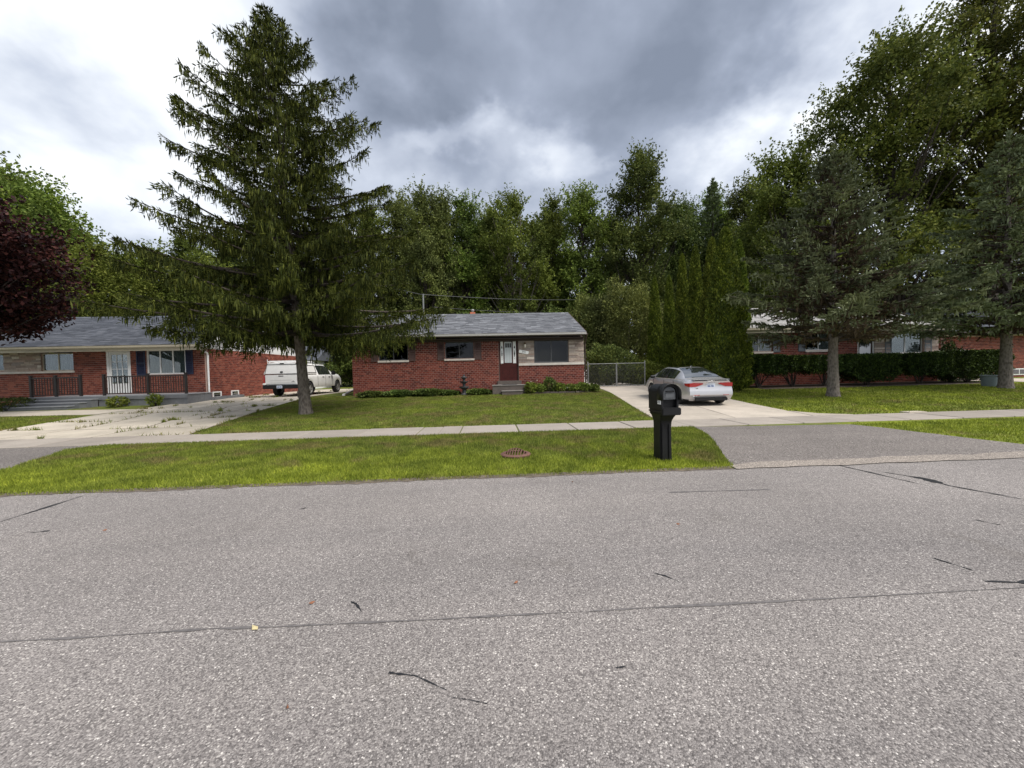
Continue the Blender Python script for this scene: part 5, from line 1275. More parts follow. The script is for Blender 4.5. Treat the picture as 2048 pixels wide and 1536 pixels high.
lay('planting_bed', [(qx0-.5, YQ-2.5), (qx1+.5, YQ-2.5), (qx1+.5, YQ), (qx0-.5, YQ)], 'soil', .01, kind='structure')
bx0, by0 = gp(1982, 773)
bn = thing('planter_tub', 'grey blue plastic tub at the end of the yew hedge', 'tub', (bx0, by0, gz(by0)))
MB().lathe([(.28, 0), (.31, .5), (.34, .52), (.34, .58), (.30, .58), (.28, .45)], 22, cap=False).build('tub', 'bin', bn, smooth=True); MB().lathe([(.29, .46), (.01, .47)], 22).build('soil', 'soil', bn)
bn.scale = (1.15, 1.15, 1.0)
# wires strung behind the house
def wire(p0, p1, Y0, Y1, sag, label):
    a = pl(*p0, Y0); b = pl(*p1, Y1); pts = [(a[0]+(b[0]-a[0])*t, Y0+(Y1-Y0)*t, a[1]+(b[1]-a[1])*t-sag*4*t*(1-t)) for t in np.linspace(0, 1, 17)]
    tag(MB().tube(pts, .014, 5).build('overhead_wire', 'wire'), label, 'wire')
wire((847, 589), (1160, 599), YH+YR-1, 40, .15, 'upper overhead cable running from the service mast to the trees')
wire((868, 614), (1085, 625), 33, 41, .1, 'lower overhead cable just above the roof ridge')
wire((410, 470), (847, 590), 40, YH+YR-1, .3, 'overhead cable passing behind the tall spruce')
for (px, py, s_, m_) in ((510, 1258, .035, 'tan_leaf'), (624, 1208, .02, 'brown_leaf'), (1032, 1167, .02, 'brown_leaf'), (575, 1418, .012, 'brown_leaf'), (1356, 1050, .02, 'brown_leaf'), (1145, 965, .02, 'brown_leaf'), (210, 1062, .02, 'brown_leaf')):
    d = ray(px, py); t = CAM_H/-d.z; x_, y_ = d.x*t, d.y*t; mb = MB()
    mb.v = [(0, -s_*.5, .004), (s_*1.1, 0, .012), (0, s_*.5, .004), (-s_*1.1, 0, .010), (0, 0, .018)]; mb.f = [(0, 1, 4), (1, 2, 4), (2, 3, 4), (3, 0, 4)]
    o = mb.build('fallen_leaf', m_, loc=(x_, y_, .002)); o.rotation_euler = (0, 0, random.random()*3)
    tag(o, 'pale tan dead leaf lying on the road seam' if m_ == 'tan_leaf' else 'small brown dead leaf lying on the asphalt road', 'leaf', None if m_ == 'tan_leaf' else 'brown leaves on the road')

ux, uy = gp(1827, 826)
ul = MB().box(-.3, .3, -.14, .14, -.02, .05).build('utility_lid', 'drive', loc=(ux, uy, gz(uy)), bevel=.01); tag(ul, 'small flat concrete utility lid in the lawn beside the sidewalk', 'lid')

# ------------------------------------------------------------------ vegetation
rg = np.random.default_rng(17)
def unit(n):
    v = rg.normal(size=(n, 3)); return v/np.linalg.norm(v, axis=1, keepdims=True)
def leaf_quads(C, ln, wd, up=0.5, dirs=None, spread=1.0):
    """one diamond-shaped, slightly folded leaf per centre"""
    n = len(C); d = unit(n)*spread
    if dirs is not None: d = d+dirs
    d /= np.linalg.norm(d, axis=1, keepdims=True)
    nn = unit(n); nn[:, 2] = np.abs(nn[:, 2])+up; s = np.cross(d, nn); s /= np.linalg.norm(s, axis=1, keepdims=True)+1e-9
    ln = np.broadcast_to(ln, n)*rg.uniform(.7, 1.3, n); wd = np.broadcast_to(wd, n)*rg.uniform(.7, 1.3, n)
    V = np.empty((n, 4, 3)); V[:, 0] = C-d*(ln/2)[:, None]; V[:, 2] = C+d*(ln/2)[:, None]
    V[:, 1] = C+s*(wd/2)[:, None]+d*(ln*.08)[:, None]; V[:, 3] = C-s*(wd/2)[:, None]+d*(ln*.08)[:, None]
    return V.reshape(-1, 3), np.arange(4*n).reshape(-1, 4)
def crown_obj(C, ln, wd, mat, parent, up=.5, dirs=None, spread=1.0, name='crown'):
    V, Fq = leaf_quads(C, ln, wd, up, dirs, spread); return npmesh(name, V, Fq, mat, parent)
def tree_deciduous(name, label, loc, H, rad, mat, bark_='bark_dark', base=.3, nclump=90, per=160, clump=.95, leaf=.3, shape=None, trunk_r=None, seed=0, lean=(0, 0), stems=1, group=None, upright=.5):
    global rg; rg = np.random.default_rng(seed); rr = random.Random(seed)
    t = thing(name, label, 'tree', loc, 0, group); shape = shape or (lambda f: math.sin(math.pi*min(1, max(0, f*.92+.08)))**.55)
    tr = trunk_r or H*.012+.06; tm = MB(); axes = []
    for k in range(stems):
        ang = 2*math.pi*k/stems+.7; sp = .0 if stems == 1 else rad*.28; wob = [rr.uniform(-.3, .3) for _ in range(4)]
        def ax_(f, ang=ang, sp=sp, wob=wob): return Vector((math.cos(ang)*sp*f+lean[0]*f+wob[0]*math.sin(f*5), math.sin(ang)*sp*f+lean[1]*f+wob[1]*math.sin(f*4+1), H*f))
        fs = np.linspace(0, .93, 10); tm.tube([ax_(f)-Vector((0, 0, .2 if f == 0 else 0)) for f in fs], [tr*(1.25 if f == 0 else 1)*(1-f)**.8/(1 if stems == 1 else 1.3)+.015 for f in fs], 8); axes.append(ax_)
    C = []; D = []; tries = 0
    while len(C) < nclump and tries < nclump*40:
        tries += 1; f = rr.uniform(base, 1.0); g_ = (f-base)/(1-base); r_ = rad*shape(g_); a = rr.uniform(0, 2*math.pi)
        if rr.random() > shape(g_)+.15: continue
        q = r_*math.sqrt(rr.uniform(.12, 1))*(.82+.3*math.sin(a*3+f*9+seed)); ax_ = axes[rr.randrange(stems)]
        c = ax_(min(f, .97))+Vector((math.cos(a)*q, math.sin(a)*q, 0)); c.z = min(c.z, H)
        if any((c-o).length < clump*.55 for o in C): continue
        C.append(c); D.append(ax_)
        fb = max(base*.7, f-.10-.30*q/rad*.8); s0 = ax_(fb); mid = s0.lerp(c, .55)+Vector((0, 0, -.06*q)); tm.tube([s0, mid, c], [tr*.30*(1-fb)+.015, tr*.16*(1-fb)+.012, .008], 5, False)
    tm.build('trunk', bark_, t, smooth=True)
    pts = []; dirs = []
    for c, ax_ in zip(C, D):
        k = int(per*rr.uniform(.6, 1.3)); u = unit(k)*(rg.uniform(0, 1, (k, 1))**.45)*clump*rr.uniform(.7, 1.25); u[:, 2] *= .72
        # twigs poke out and up, so the outline is feathery
        tw = 9; td = unit(tw); td[:, 2] = np.abs(td[:, 2])*.7+upright
        for q in range(tw):
            m_ = int(k*.07)+2; s = rg.uniform(.2, 1.75, (m_, 1))*clump; u = np.vstack([u, td[q]*s+rg.normal(0, .075*clump, (m_, 3))])
        pts.append(u+np.array(c)); dirs.append(u/(np.linalg.norm(u, axis=1, keepdims=True)+1e-6)*.6)
    P_ = np.vstack(pts); D_ = np.vstack(dirs); D_[:, 2] -= .15
    crown_obj(P_, leaf, leaf*.62, mat, t, .4, D_)
    return t
def place_copy(src, label, loc, s, rz, group=None, sz=None):
    c = copy_tree(src); c.location = loc; c.scale = (s, s, sz or s); c.rotation_euler = (0, 0, rz); c['label'] = label
    if group: c['group'] = group
    return c

def conifer(name, label, loc, H, z_low, lenf, mat, bark_, tr, droop, tipup, whorl=.36, per_whorl=5, dens=46, hang=.45, twig=.22, tw=.045, dead=None, seed=1, lean=(0, 0), bend=0.0, flat=False, group=None, knots=True, nlat=.55):
    """spruce: whorled limbs with side shoots and hanging sprays; lenf(z, azimuth) gives the limb length"""
    global rg; rg = np.random.default_rng(seed); rr = random.Random(seed)
    t = thing(name, label, 'tree', loc, 0, group); tm = MB()
    def ax_(z): f = z/H; return Vector((lean[0]*f+bend*math.sin(f*math.pi), lean[1]*f, z))
    zs = [-.15, 0, .25, .8]+list(np.linspace(1.6, H, 22)); rads = [tr*1.5, tr*1.35, tr*1.12, tr]+[max(tr*(1-z/H)**.85, .012) for z in zs[4:]]
    tm.tube([ax_(z) for z in zs], rads, 14)
    bm_ = MB(); P0, DR, LEN, DEADF = [], [], [], []
    z = z_low
    while z < H-.15:
        off = rr.uniform(0, 6.28); n = per_whorl if z < H*.9 else max(3, per_whorl-1)
        for k in range(n):
            a = off+2*math.pi*k/n+rr.uniform(-.3, .3); zz_ = z+rr.uniform(-.14, .14); Lb = lenf(zz_, a)*rr.choice((.6, .8, .9, 1.0, 1.0, 1.06))*rr.uniform(.9, 1.04)
            if Lb < .15: continue
            f = zz_/H; dr_, tu = droop(f), tipup(f); m_ = 9; ss = np.linspace(0, 1, m_); b = ax_(zz_); hd = Vector((math.cos(a), math.sin(a), 0)); sw_ = rr.uniform(-.12, .12); sdv = Vector((-hd.y, hd.x, 0))
            cur = [b+hd*(Lb*s)+sdv*(sw_*Lb*s*s)+Vector((0, 0, Lb*(dr_*s+tu*s*s))) for s in ss]
            r0 = min(.02+.017*Lb, tr*.5)*(1-f*.4); bm_.tube(cur, [max(r0*(1-s)**.8, .006) for s in ss], 5, False)
            # side shoots
            nl = int(Lb*dens*.16)+4
            for q in range(nl):
                s = 1-(rr.random()**1.25)*.86; s = max(s, .10); i = min(int(s*(m_-1)), m_-2); p = cur[i].lerp(cur[i+1], s*(m_-1)-i); tg = (cur[i+1]-cur[i]).normalized()
                sg = rr.choice((-1, 1)); ll = (nlat*Lb*.42*(1.05-s)+.20)*rr.uniform(.6, 1.2); ll = min(ll, 1.3)
                ld_ = (tg*rr.uniform(.5, .9)+sdv*sg*rr.uniform(.5, 1.0)+Vector((0, 0, rr.uniform(-.25, .15) if flat else rr.uniform(-.45, .1)))).normalized(); drp = .12 if flat else .5
                nt_ = max(3, int(ll*dens*.42))
                for w_ in range(nt_):
                    u = (w_+rr.random())/nt_; pp = p+ld_*(ll*u)+Vector((0, 0, -drp*ll*u*u)); c_ = rr.random()
                    if c_ < hang: d_ = Vector((rr.uniform(-.25, .25), rr.uniform(-.25, .25), -1)); le = twig*rr.uniform(.8, 1.9)
                    else: d_ = ld_*rr.uniform(.5, 1)+sdv*rr.uniform(-.7, .7)+Vector((0, 0, rr.uniform(-.35, .45))); le = twig*rr.uniform(.6, 1.15)
                    P0.append(pp); DR.append(d_.normalized()); LEN.append(le); DEADF.append(s+.25*u)
            # spiky leader at the tip
            tg = (cur[-1]-cur[-2]).normalized()
            for w_ in range(10):
                s = rr.uniform(.82, 1.0); i = min(int(s*(m_-1)), m_-2); p = cur[i].lerp(cur[i+1], s*(m_-1)-i)
                P0.append(p); DR.append((tg*1.1+Vector((rr.uniform(-.8, .8), rr.uniform(-.8, .8), rr.uniform(-.3, .7)))).normalized()); LEN.append(twig*rr.uniform(.8, 1.3)); DEADF.append(1)
        z += whorl*rr.uniform(.8, 1.2)*(1 if z < H*.85 else .7)
    for w_ in range(60):
        zz_ = H-rr.random()**1.4*1.2; P0.append(ax_(zz_)); DR.append(Vector((rr.uniform(-1, 1), rr.uniform(-1, 1), rr.uniform(.2, 1.6))).normalized()); LEN.append(twig*1.2); DEADF.append(1)
    if knots:
        for k in range(46):
            zz_ = rr.uniform(.5, z_low+1.5); a = rr.uniform(0, 6.28); r_ = float(np.interp(zz_, zs, rads)); d_ = Vector((math.cos(a), math.sin(a), .1)); p = ax_(zz_); tm.tube([p+d_*(r_*.8), p+d_*(r_+rr.uniform(.015, .05))], [.05, .03], 7)
    tm.build('trunk', bark_, t, smooth=True); bm_.build('limbs', 'bark_dark', t, smooth=True, fixn=False)
    P0 = np.array([tuple(p) for p in P0]); DR = np.array([tuple(d) for d in DR]); LEN = np.array(LEN); DEADF = np.array(DEADF)
    def sprays(mask, mat_, nm):
        p, d, l = P0[mask], DR[mask], LEN[mask]; n = len(p); r1 = unit(n); s1 = np.cross(d, r1); s1 /= np.linalg.norm(s1, axis=1, keepdims=True)+1e-9; s2 = np.cross(d, s1)
        V = np.empty((n, 2, 4, 3)); wv = tw*rg.uniform(.7, 1.3, n)
        for q, s in enumerate((s1, s2)):
            V[:, q, 0] = p; V[:, q, 1] = p+d*(l*.45)[:, None]+s*(wv/2)[:, None]; V[:, q, 2] = p+d*l[:, None]; V[:, q, 3] = p+d*(l*.45)[:, None]-s*(wv/2)[:, None]
        npmesh(nm, V.reshape(-1, 3), np.arange(8*n).reshape(-1, 4), mat_, t)
    if dead is None: sprays(np.ones(len(P0), bool), mat, 'crown')
    else:
        dm = (DEADF+rg.uniform(-.2, .2, len(P0))) < dead
        sprays(~dm, mat, 'crown'); sprays(dm, 'dead_twig', 'dead_twigs')
    return t, len(P0)

# ---- the tall Norway spruce in the middle lawn
sx, sy = gp(612, 828)
stx, stz = pl(530, 22, sy); stz -= gz(sy)+.05
SL = [(2.3, 0.3, 0.3), (2.8, 5.2, 6.0), (3.6, 5.9, 6.5), (4.8, 6.0, 6.2), (6.3, 5.8, 5.6), (7.3, 4.6, 5.0), (8.4, 3.6, 4.3), (9.3, 3.8, 3.9), (10.6, 4.0, 3.7), (11.6, 3.4, 3.4), (12.6, 2.7, 3.1), (13.6, 2.1, 2.4), (14.6, 1.3, 1.6), (15.6, .6, .8), (16.5, .15, .2)]
zq = [s[0]*stz/16.5 for s in SL]
def spruce_len(z, a):
    l, r = np.interp(z, zq, [s[1] for s in SL]), np.interp(z, zq, [s[2] for s in SL]); c = math.cos(a); m_ = (l+r)/2*.74
    return (m_+(r-m_)*c if c > 0 else m_+(l-m_)*-c)*.90
_, ns = conifer('norway_spruce', 'tall dark Norway spruce with drooping boughs on the front lawn', (sx, sy, gz(sy)), stz, 3.1, spruce_len, 'spruce', 'bark', .195,
        lambda f: -.20+.55*max(0, f-.3), lambda f: .18+.16*f, whorl=.40, per_whorl=6, dens=92, hang=.42, twig=.165, tw=.031, seed=3, lean=(stx-sx, 0), bend=.05)
# ---- two blue spruces
def cone_len(H, zl, R0, p=.85): return lambda z, a: R0*max(0, 1-(z-zl)/(H-zl))**p*(1+.12*math.sin(a*3+z))
bx, by = gp(1666, 793)
conifer('blue_spruce', 'broad grey green spruce with scarred bare trunk before the right house', (bx, by, gz(by)), 10.6, 2.5, cone_len(10.6, 2.0, 5.0, 1.0), 'blue_spruce', 'bark_grey', .20,
        lambda f: .04+.25*f, lambda f: .06+.05*f, whorl=.40, per_whorl=6, dens=66, hang=.08, twig=.17, tw=.055, dead=.55, seed=5, flat=True, nlat=.7)
bx, by = gp(2011, 777)
conifer('blue_spruce', 'paler blue grey spruce beside the planter tub at the far right', (bx, by, gz(by)), 12.0, 2.6, cone_len(12.0, 2.0, 4.8, 1.0), 'blue_spruce', 'bark_grey', .22,
        lambda f: .04+.25*f, lambda f: .05+.05*f, whorl=.42, per_whorl=6, dens=58, hang=.08, twig=.18, tw=.06, dead=.35, seed=6, flat=True, nlat=.7)

# ---- big trees
def top_tree(px, py_top, Zd): return pl(px, py_top, Zd)
def T(px, py, Y): x, z = pl(px, py, Y); return (x, Y, gz(Y)), z-gz(Y)
GB = 'woodland trees behind the houses'
tall = lambda g: max(.12, (1-abs(g-.35)/.68))**.6
wide = lambda g: max(.15, math.sin(math.pi*min(1, g*.78+.22)))**.6
loc, H = T(1275, 312, 44)
p_big = tree_deciduous('woodland_tree', 'tallest dense tree rising above the wood behind the gate', loc, H, 5.2, 'leaf_dark', base=.16, nclump=150, per=220, clump=1.05, leaf=.26, shape=wide, seed=11, group=GB)
loc, H = T(845, 385, 44)
p_tall = tree_deciduous('woodland_tree', 'slender feathery tree with upright crown beside the tall Norway spruce', loc, H, 3.1, 'leaf_olive', base=.14, nclump=120, per=230, clump=.8, leaf=.23, shape=tall, seed=12, group=GB, upright=.9)
loc, H = T(1040, 398, 46)
p_open = tree_deciduous('woodland_tree', 'open crowned tree with leaning pale limbs behind the roof', loc, H, 5.2, 'leaf_mid', bark_='bark_grey', base=.36, nclump=120, per=230, clump=.95, leaf=.25, shape=wide, seed=13, stems=2, lean=(-1.2, 0), group=GB, trunk_r=.42)
loc, H = T(930, 402, 47)
p_mid = tree_deciduous('woodland_tree', 'mid green tree with feathered top behind the chimney', loc, H, 3.8, 'leaf_mid', base=.18, nclump=130, per=230, clump=.9, leaf=.24, shape=tall, seed=14, group=GB, upright=.6)
def wood(src, label, px, py, Y, rz, wscale=1.0):
    (loc_, H_) = T(px, py, Y); zs_ = H_/src['H']; c = place_copy(src, label, loc_, 1, rz, GB); c.scale = (wscale, wscale, zs_); return c
for o, l_ in ((p_big, T(1275, 312, 44)[1]), (p_tall, T(845, 385, 44)[1]), (p_open, T(1040, 398, 46)[1]), (p_mid, T(930, 402, 47)[1])): o['H'] = l_
FILLS = ['slim tree directly right of the feathery upright one beside the spruce', 'feathery tree half hidden by the right boughs of the tall spruce', 'rounded tree between the chimney tree and the open crowned one', 'dense tree just right of the open crowned tree', 'high crowned tree just left of the tallest one', 'broad tree between the tallest tree and the pointed spruce', 'tree directly behind the pointed grey green spruce', 'feathery upright tree right of the pointed spruce, above the arborvitae', 'open tree low behind the arborvitae tops', 'dark tree filling the gap behind the open crowned tree', 'dark tree behind the feathery upright pair', 'tree behind the right half of the tall spruce', 'tree seen through the middle of the tall spruce', 'tree seen behind the trunk of the tall spruce', 'tree seen between the left boughs of the tall spruce', 'tree between the tall spruce and the bright left trees', 'dark tree behind the large rounded bush', 'broad tree behind the lighter round tree', 'dark tree filling the wood behind the chimney', 'dark tree filling the wood behind the arborvitae']
for FILL, (src, px, py, Y, rz, ws) in zip(FILLS, ((p_tall, 885, 395, 46, 1.9, .9), (p_tall, 800, 400, 50, 4.1, 1.1), (p_mid, 975, 425, 52, 2.4, 1.0), (p_mid, 1105, 405, 50, .8, 1.0), (p_mid, 1165, 378, 45, 3.9, 1.05), (p_big, 1365, 400, 48, 2.2, .8),
        (p_mid, 1430, 392, 50, 5.1, 1.0), (p_tall, 1490, 372, 44, 2.7, 1.15), (p_open, 1330, 430, 54, 3.3, 1.0), (p_big, 1080, 440, 56, 1.2, .9), (p_big, 860, 450, 58, 4.4, 1.0), (p_mid, 740, 420, 48, 1.0, 1.1), (p_big, 660, 440, 50, 2.9, .9),
        (p_mid, 560, 450, 50, 3.7, 1.1), (p_big, 470, 480, 52, .4, 1.0), (p_mid, 380, 478, 48, 5.6, 1.1), (p_big, 1220, 440, 58, 5.0, .9), (p_mid, 1550, 400, 52, .5, 1.2), (p_big, 960, 470, 60, 3.0, .9), (p_big, 1440, 440, 60, .9, 1.0))):
    wood(src, FILL, px, py, Y, rz, ws)
loc, H = T(1425, 362, 46)
conifer('dark_spruce', 'pointed grey green spruce rising out of the wood', loc, H, 3, cone_len(H, 2, 3.4, .8), 'blue_spruce', 'bark_dark', .25, lambda f: -.05+.3*f, lambda f: .08, whorl=.7, per_whorl=6, dens=16, hang=.1, twig=.42, tw=.13, seed=8, flat=True, knots=False)
# understorey shrubs behind the house
loc, H = T(1000, 560, 40)
p_sh = tree_deciduous('understorey_shrub', 'broad shrub filling the foot of the wood', loc, 7.0, 3.6, 'leaf_dark', base=.05, nclump=80, per=200, clump=.9, leaf=.22, shape=wide, seed=21, group='shrubs at the foot of the wood')
for i, (px, Y, s) in enumerate(((860, 42, 1.0), (930, 39, .9), (1120, 42, 1.05), (790, 40, 1.0), (720, 42, 1.1), (650, 44, 1.0), (560, 46, 1.1), (480, 46, 1.0), (1400, 44, 1.1), (1520, 40, 1.2), (1600, 38, 1.2), (380, 44, 1.1), (1330, 42, 1.1), (1680, 40, 1.2), (1780, 40, 1.2), (1900, 42, 1.3), (2010, 42, 1.3))):
    place_copy(p_sh, 'broad shrub filling the foot of the wood', T(px, 600, Y)[0], s, i*1.3)
# right: big maples
loc, H = T(1800, 90, 30)
GM = 'big maples behind the right house'
p_map = tree_deciduous('maple_tree', 'big spreading maple behind the grey green spruce', loc, H, 7.2, 'leaf_maple', base=.24, nclump=200, per=250, clump=1.15, leaf=.24, shape=wide, seed=31, group=GM, trunk_r=.42, lean=(-1.0, 0))
loc, H = T(1990, -60, 29)
tree_deciduous('maple_tree', 'tallest maple with bare lower trunk, top cut by the frame', loc, H, 6.5, 'leaf_maple', base=.36, nclump=180, per=250, clump=1.15, leaf=.24, shape=wide, seed=32, group=GM, trunk_r=.48)
loc, H = T(1570, 318, 33)
tree_deciduous('maple_tree', 'lighter green round tree between the arborvitae and the maples', loc, H, 5.2, 'leaf_mid', base=.10, nclump=140, per=260, clump=1.0, leaf=.22, shape=wide, seed=33)
c = place_copy(p_map, 'distant maple filling the gap behind the right house roofs', T(2060, 200, 40)[0], .9, 2.0, GM)
# left: bright trees and the purple maple
GL = 'bright green trees behind the left house'
loc, H = T(60, 370, 33)
p_l = tree_deciduous('leafy_tree', 'bright green leafy tree behind the left house roof', loc, H, 5.6, 'leaf_bright', base=.10, nclump=150, per=220, clump=1.05, leaf=.26, shape=wide, seed=41, group=GL)
loc, H = T(-40, 270, 36); c = place_copy(p_l, 'taller leafy tree at the left edge behind the purple maple', loc, 1.2, 2.2, GL)
loc, H = T(190, 480, 31); c = place_copy(p_l, 'lower bright green tree between the left roof and the spruce', loc, .72, 4.0, GL, .66)
loc, H = T(290, 500, 36); c = place_copy(p_l, 'rounded bright tree partly behind the tall spruce boughs', loc, .8, 5.2, GL, .75)
loc, H = T(420, 520, 40); c = place_copy(p_l, 'green tree seen between the lower spruce boughs', loc, .8, .9, GL, .75)
loc, H = T(100, 440, 42); c = place_copy(p_l, 'far green tree behind the bright leafy ones', loc, 1.0, 3.1, GL)
mxp = pl(-60, 560, 15.5)
tree_deciduous('purple_maple', 'dark purple leaved maple overhanging the left house roof', (mxp[0]-1.5, 15.5, gz(15.5)), 8.2, 3.9, 'leaf_purple', base=.44, nclump=130, per=230, clump=.8, leaf=.17, shape=wide, seed=51, trunk_r=.2)
# ---- arborvitae row
def thuja(name, label, loc, H, r0, seed, group=None):
    global rg; rg = np.random.default_rng(seed); rr = random.Random(seed); t = thing(name, label, 'tree', loc, 0, group)
    prof = lambda f: r0*np.clip(np.minimum((f+.02)/.08, 1), 0, 1)**.5*np.clip((1-f), 0, 1)**.5*1.05
    MB().tube([(0, 0, -.1), (0, 0, H*.9)], [.12, .02], 7).build('trunk', 'bark_dark', t)
    n = 19000; f = rg.uniform(0, 1, n)**1.15; a = rg.uniform(0, 2*np.pi, n); lump = 1+.10*np.sin(a*5+f*31+seed)+.08*np.sin(a*3-f*53)+.05*np.sin(a*9+f*80)
    r = prof(f)*lump*rg.uniform(.78, 1.04, n); C = np.c_[np.cos(a)*r, np.sin(a)*r, f*H]; d = np.c_[np.cos(a)*.55, np.sin(a)*.55, np.full(n, .9)]
    crown_obj(C, .13, .065, 'thuja', t, .0, d, .55)
    co = MB(); co.lathe([(float(prof(x))*.62+.005, x*H) for x in np.linspace(0.01, .97, 16)], 12); co.build('inner_foliage', 'thuja_core', t, smooth=True)
    return t
GT = 'columnar arborvitae row beside the right driveway'
A1 = thuja('arborvitae', 'narrow arborvitae at the gate end of the row, in front of the grey bush', (0, 0, 0), 8.0, .62, 61, GT)
A2 = thuja('arborvitae', 'broadest and tallest arborvitae at the street end of the row', (0, 0, 0), 8.0, 1.0, 62, GT)
ROW = [(1309, 553, 30.5, A1, 1.05, 'narrow arborvitae at the gate end of the row'), (1338, 551, 28.0, A1, .95, 'second arborvitae from the gate, slim and yellowish'), (1364, 508, 26.0, A1, 1.0, 'third arborvitae from the gate in the row'),
       (1390, 490, 24.2, A1, 1.05, 'fourth arborvitae from the gate in the row'), (1424, 475, 21.8, A2, .82, 'arborvitae next to the street end of the row'), (1478, 480, 22.0, A1, 1.1, 'arborvitae half hidden behind the street end one'), (1450, 455, 19.6, A2, 1.12, 'broadest and tallest arborvitae at the street end of the row')]
for i, (px, py, Y, src, s, lb) in enumerate(ROW):
    loc_, H_ = T(px, py, Y); loc_ = (loc_[0]+.0, Y, gz(Y))
    o = src if i in (0, 6) else copy_tree(src); o.location = loc_; o.scale = (s, s, H_/8.0); o.rotation_euler = (0, 0, i*1.1); o['label'] = lb; o['group'] = GT
# ---- rounded bushes behind the gate
def bush(name, label, loc, rx_, rz_, mat, n=9000, leaf=.2, seed=1, low=0.0, group=None, cat='bush', stems=6, spread=1.0, stem_mat='bark_dark'):
    global rg; rg = np.random.default_rng(seed); rr = random.Random(seed); t = thing(name, label, cat, loc, 0, group)
    sm_ = MB()
    for k in range(stems):
        a = 6.28*k/stems+rr.random(); e = Vector((math.cos(a)*rx_*.6, math.sin(a)*rx_*.6, rz_*rr.uniform(.9, 1.5))); sm_.tube([(e.x*.1, e.y*.1, -.05), (e.x*.45, e.y*.45, e.z*.5), tuple(e)], [.05*rx_/2+.012, .03*rx_/2+.008, .006], 5)
    sm_.build('stems', stem_mat, t)
    u = unit(n); lump = 1+.13*np.sin(u[:, 0]*7+seed)*np.sin(u[:, 1]*6)+.10*np.sin(u[:, 2]*11+u[:, 0]*5)+.06*np.sin(u[:, 1]*17+u[:, 2]*9); r = rg.uniform(.35, 1, n)**.4*lump
    C = np.c_[u[:, 0]*r*rx_, u[:, 1]*r*rx_, rz_+u[:, 2]*r*rz_]; k = C[:, 2] > low; C = C[k]; u = u[k]
    crown_obj(C, leaf, leaf*.5, mat, t, .3, u*.8+np.array([0, 0, .3]), spread, 'foliage'); return t
loc, H = T(1252, 562, 34); bush('large_bush', 'large rounded grey green bush behind the gate', loc, 3.3, H/2, 'leaf_olive', 22000, .22, 71)
loc, H = T(1185, 588, 36); bush('large_bush', 'lighter yellowish bush between the house gable and the rounded bush', loc, 2.9, H/2, 'leaf_olive', 18000, .24, 72)
loc, H = T(1218, 690, 28); bush('vine_thicket', 'dark leafy vine thicket over the fence behind the gate', (loc[0]-.3, 27.4, gz(27)), 1.9, 1.5, 'leaf_dark', 9000, .17, 73)
loc, H = T(1275, 700, 28); bush('vine_thicket', 'low bright weeds and vines at the foot of the rounded bush', (loc[0], 27.0, gz(27)), 1.4, .9, 'leaf_mid', 6000, .15, 74)
# ---- junipers, flower bed
GJ = 'low junipers along the brick wall'
for i, (px, w_, lb) in enumerate(((745, 1.0, 'low juniper at the corner of the brick house'), (800, 1.1, 'low juniper under the curtained bedroom window'), (858, 1.2, 'fullest low juniper between the two shuttered windows'), (898, .8, 'small low juniper left of the tiered fountain'), (957, .95, 'low juniper between the fountain and the steps'))):
    x_ = pl(px, 782, YH-.6)[0]; bush('juniper', lb, (x_, YH-.6, gz(YH-.6)), .72*w_, .15*w_, 'juniper', 2600, .15, 80+i, 0, GJ, 'shrub', 5, .5)
for i, (dx, r_, h_, m_, lb) in enumerate(((.55, .42, .34, 'leaf_bright', 'leafy flower clump beside the steps'), (1.15, .34, .28, 'leaf_mid', 'low flowering plant near the steps end of the bed'), (1.6, .36, .48, 'leaf_dark', 'dark bushy rose in the middle of the flower bed'), (2.15, .40, .30, 'leaf_bright', 'bright leafy plant under the picture window'), (2.8, .42, .26, 'leaf_mid', 'spreading plant with white blossom in the bed'), (3.4, .45, .30, 'leaf_bright', 'bright spreading plant at the house corner end of the bed'), (4.0, .35, .24, 'leaf_bright', 'lowest leafy plant at the driveway end of the bed'))):
    bush('garden_plant', lb, (dr[1]+dx, YH-.85, gz(YH-.8)), r_, h_*.9, m_, 1000, .12, 90+i, 0, 'plants in the flower bed', 'plant', 5)
def blade_plant(label, loc, n, h_, sp, mat, seed, flowers=0):
    rr = random.Random(seed); t = thing('strap_leaf_plant', label, 'plant', loc); mb = MB()
    for k in range(n):
        a = rr.uniform(0, 6.28); l = h_*rr.uniform(.6, 1.15); o = Vector((math.cos(a), math.sin(a), 0)); sdv = Vector((-o.y, o.x, 0))*.016; pts = [o*(sp*u*u)*rr.uniform(.7, 1.2)+Vector((0, 0, l*(u-.25*u*u*u))) for u in (0, .4, .75, 1)]
        b = len(mb.v)
        for i_, p in enumerate(pts): f_ = (1, 1.1, .7, .05)[i_]; mb.v += [tuple(p+sdv*f_), tuple(p-sdv*f_)]
        mb.f += [(b+2*i_, b+2*i_+1, b+2*i_+3, b+2*i_+2) for i_ in range(3)]
    mb.build('leaves', mat, t, fixn=False)
    for k in range(flowers):
        x_, y_ = rr.uniform(-sp, sp), rr.uniform(-sp, sp); z_ = h_*rr.uniform(.6, 1.0); MB().lathe([(.006, -.05), (.035, 0), (.045, .02), (.01, .015)], 7, (x_, y_, z_)).build('blossom', 'flower', t)
    return t
blade_plant('tall upright daylily leaves beside the steps', (dr[1]+.75, YH-.6, gz(YH-.6)), 70, .75, .3, 'leaf_bright', 5, 3)
blade_plant('upright iris leaves under the picture window', (dr[1]+2.0, YH-1.0, gz(YH-1)), 50, .55, .22, 'leaf_bright', 6, 0)
blade_plant('strap leaved plant with small white blossom in the bed', (dr[1]+2.7, YH-1.1, gz(YH-1)), 50, .36, .3, 'leaf_mid', 7, 5)
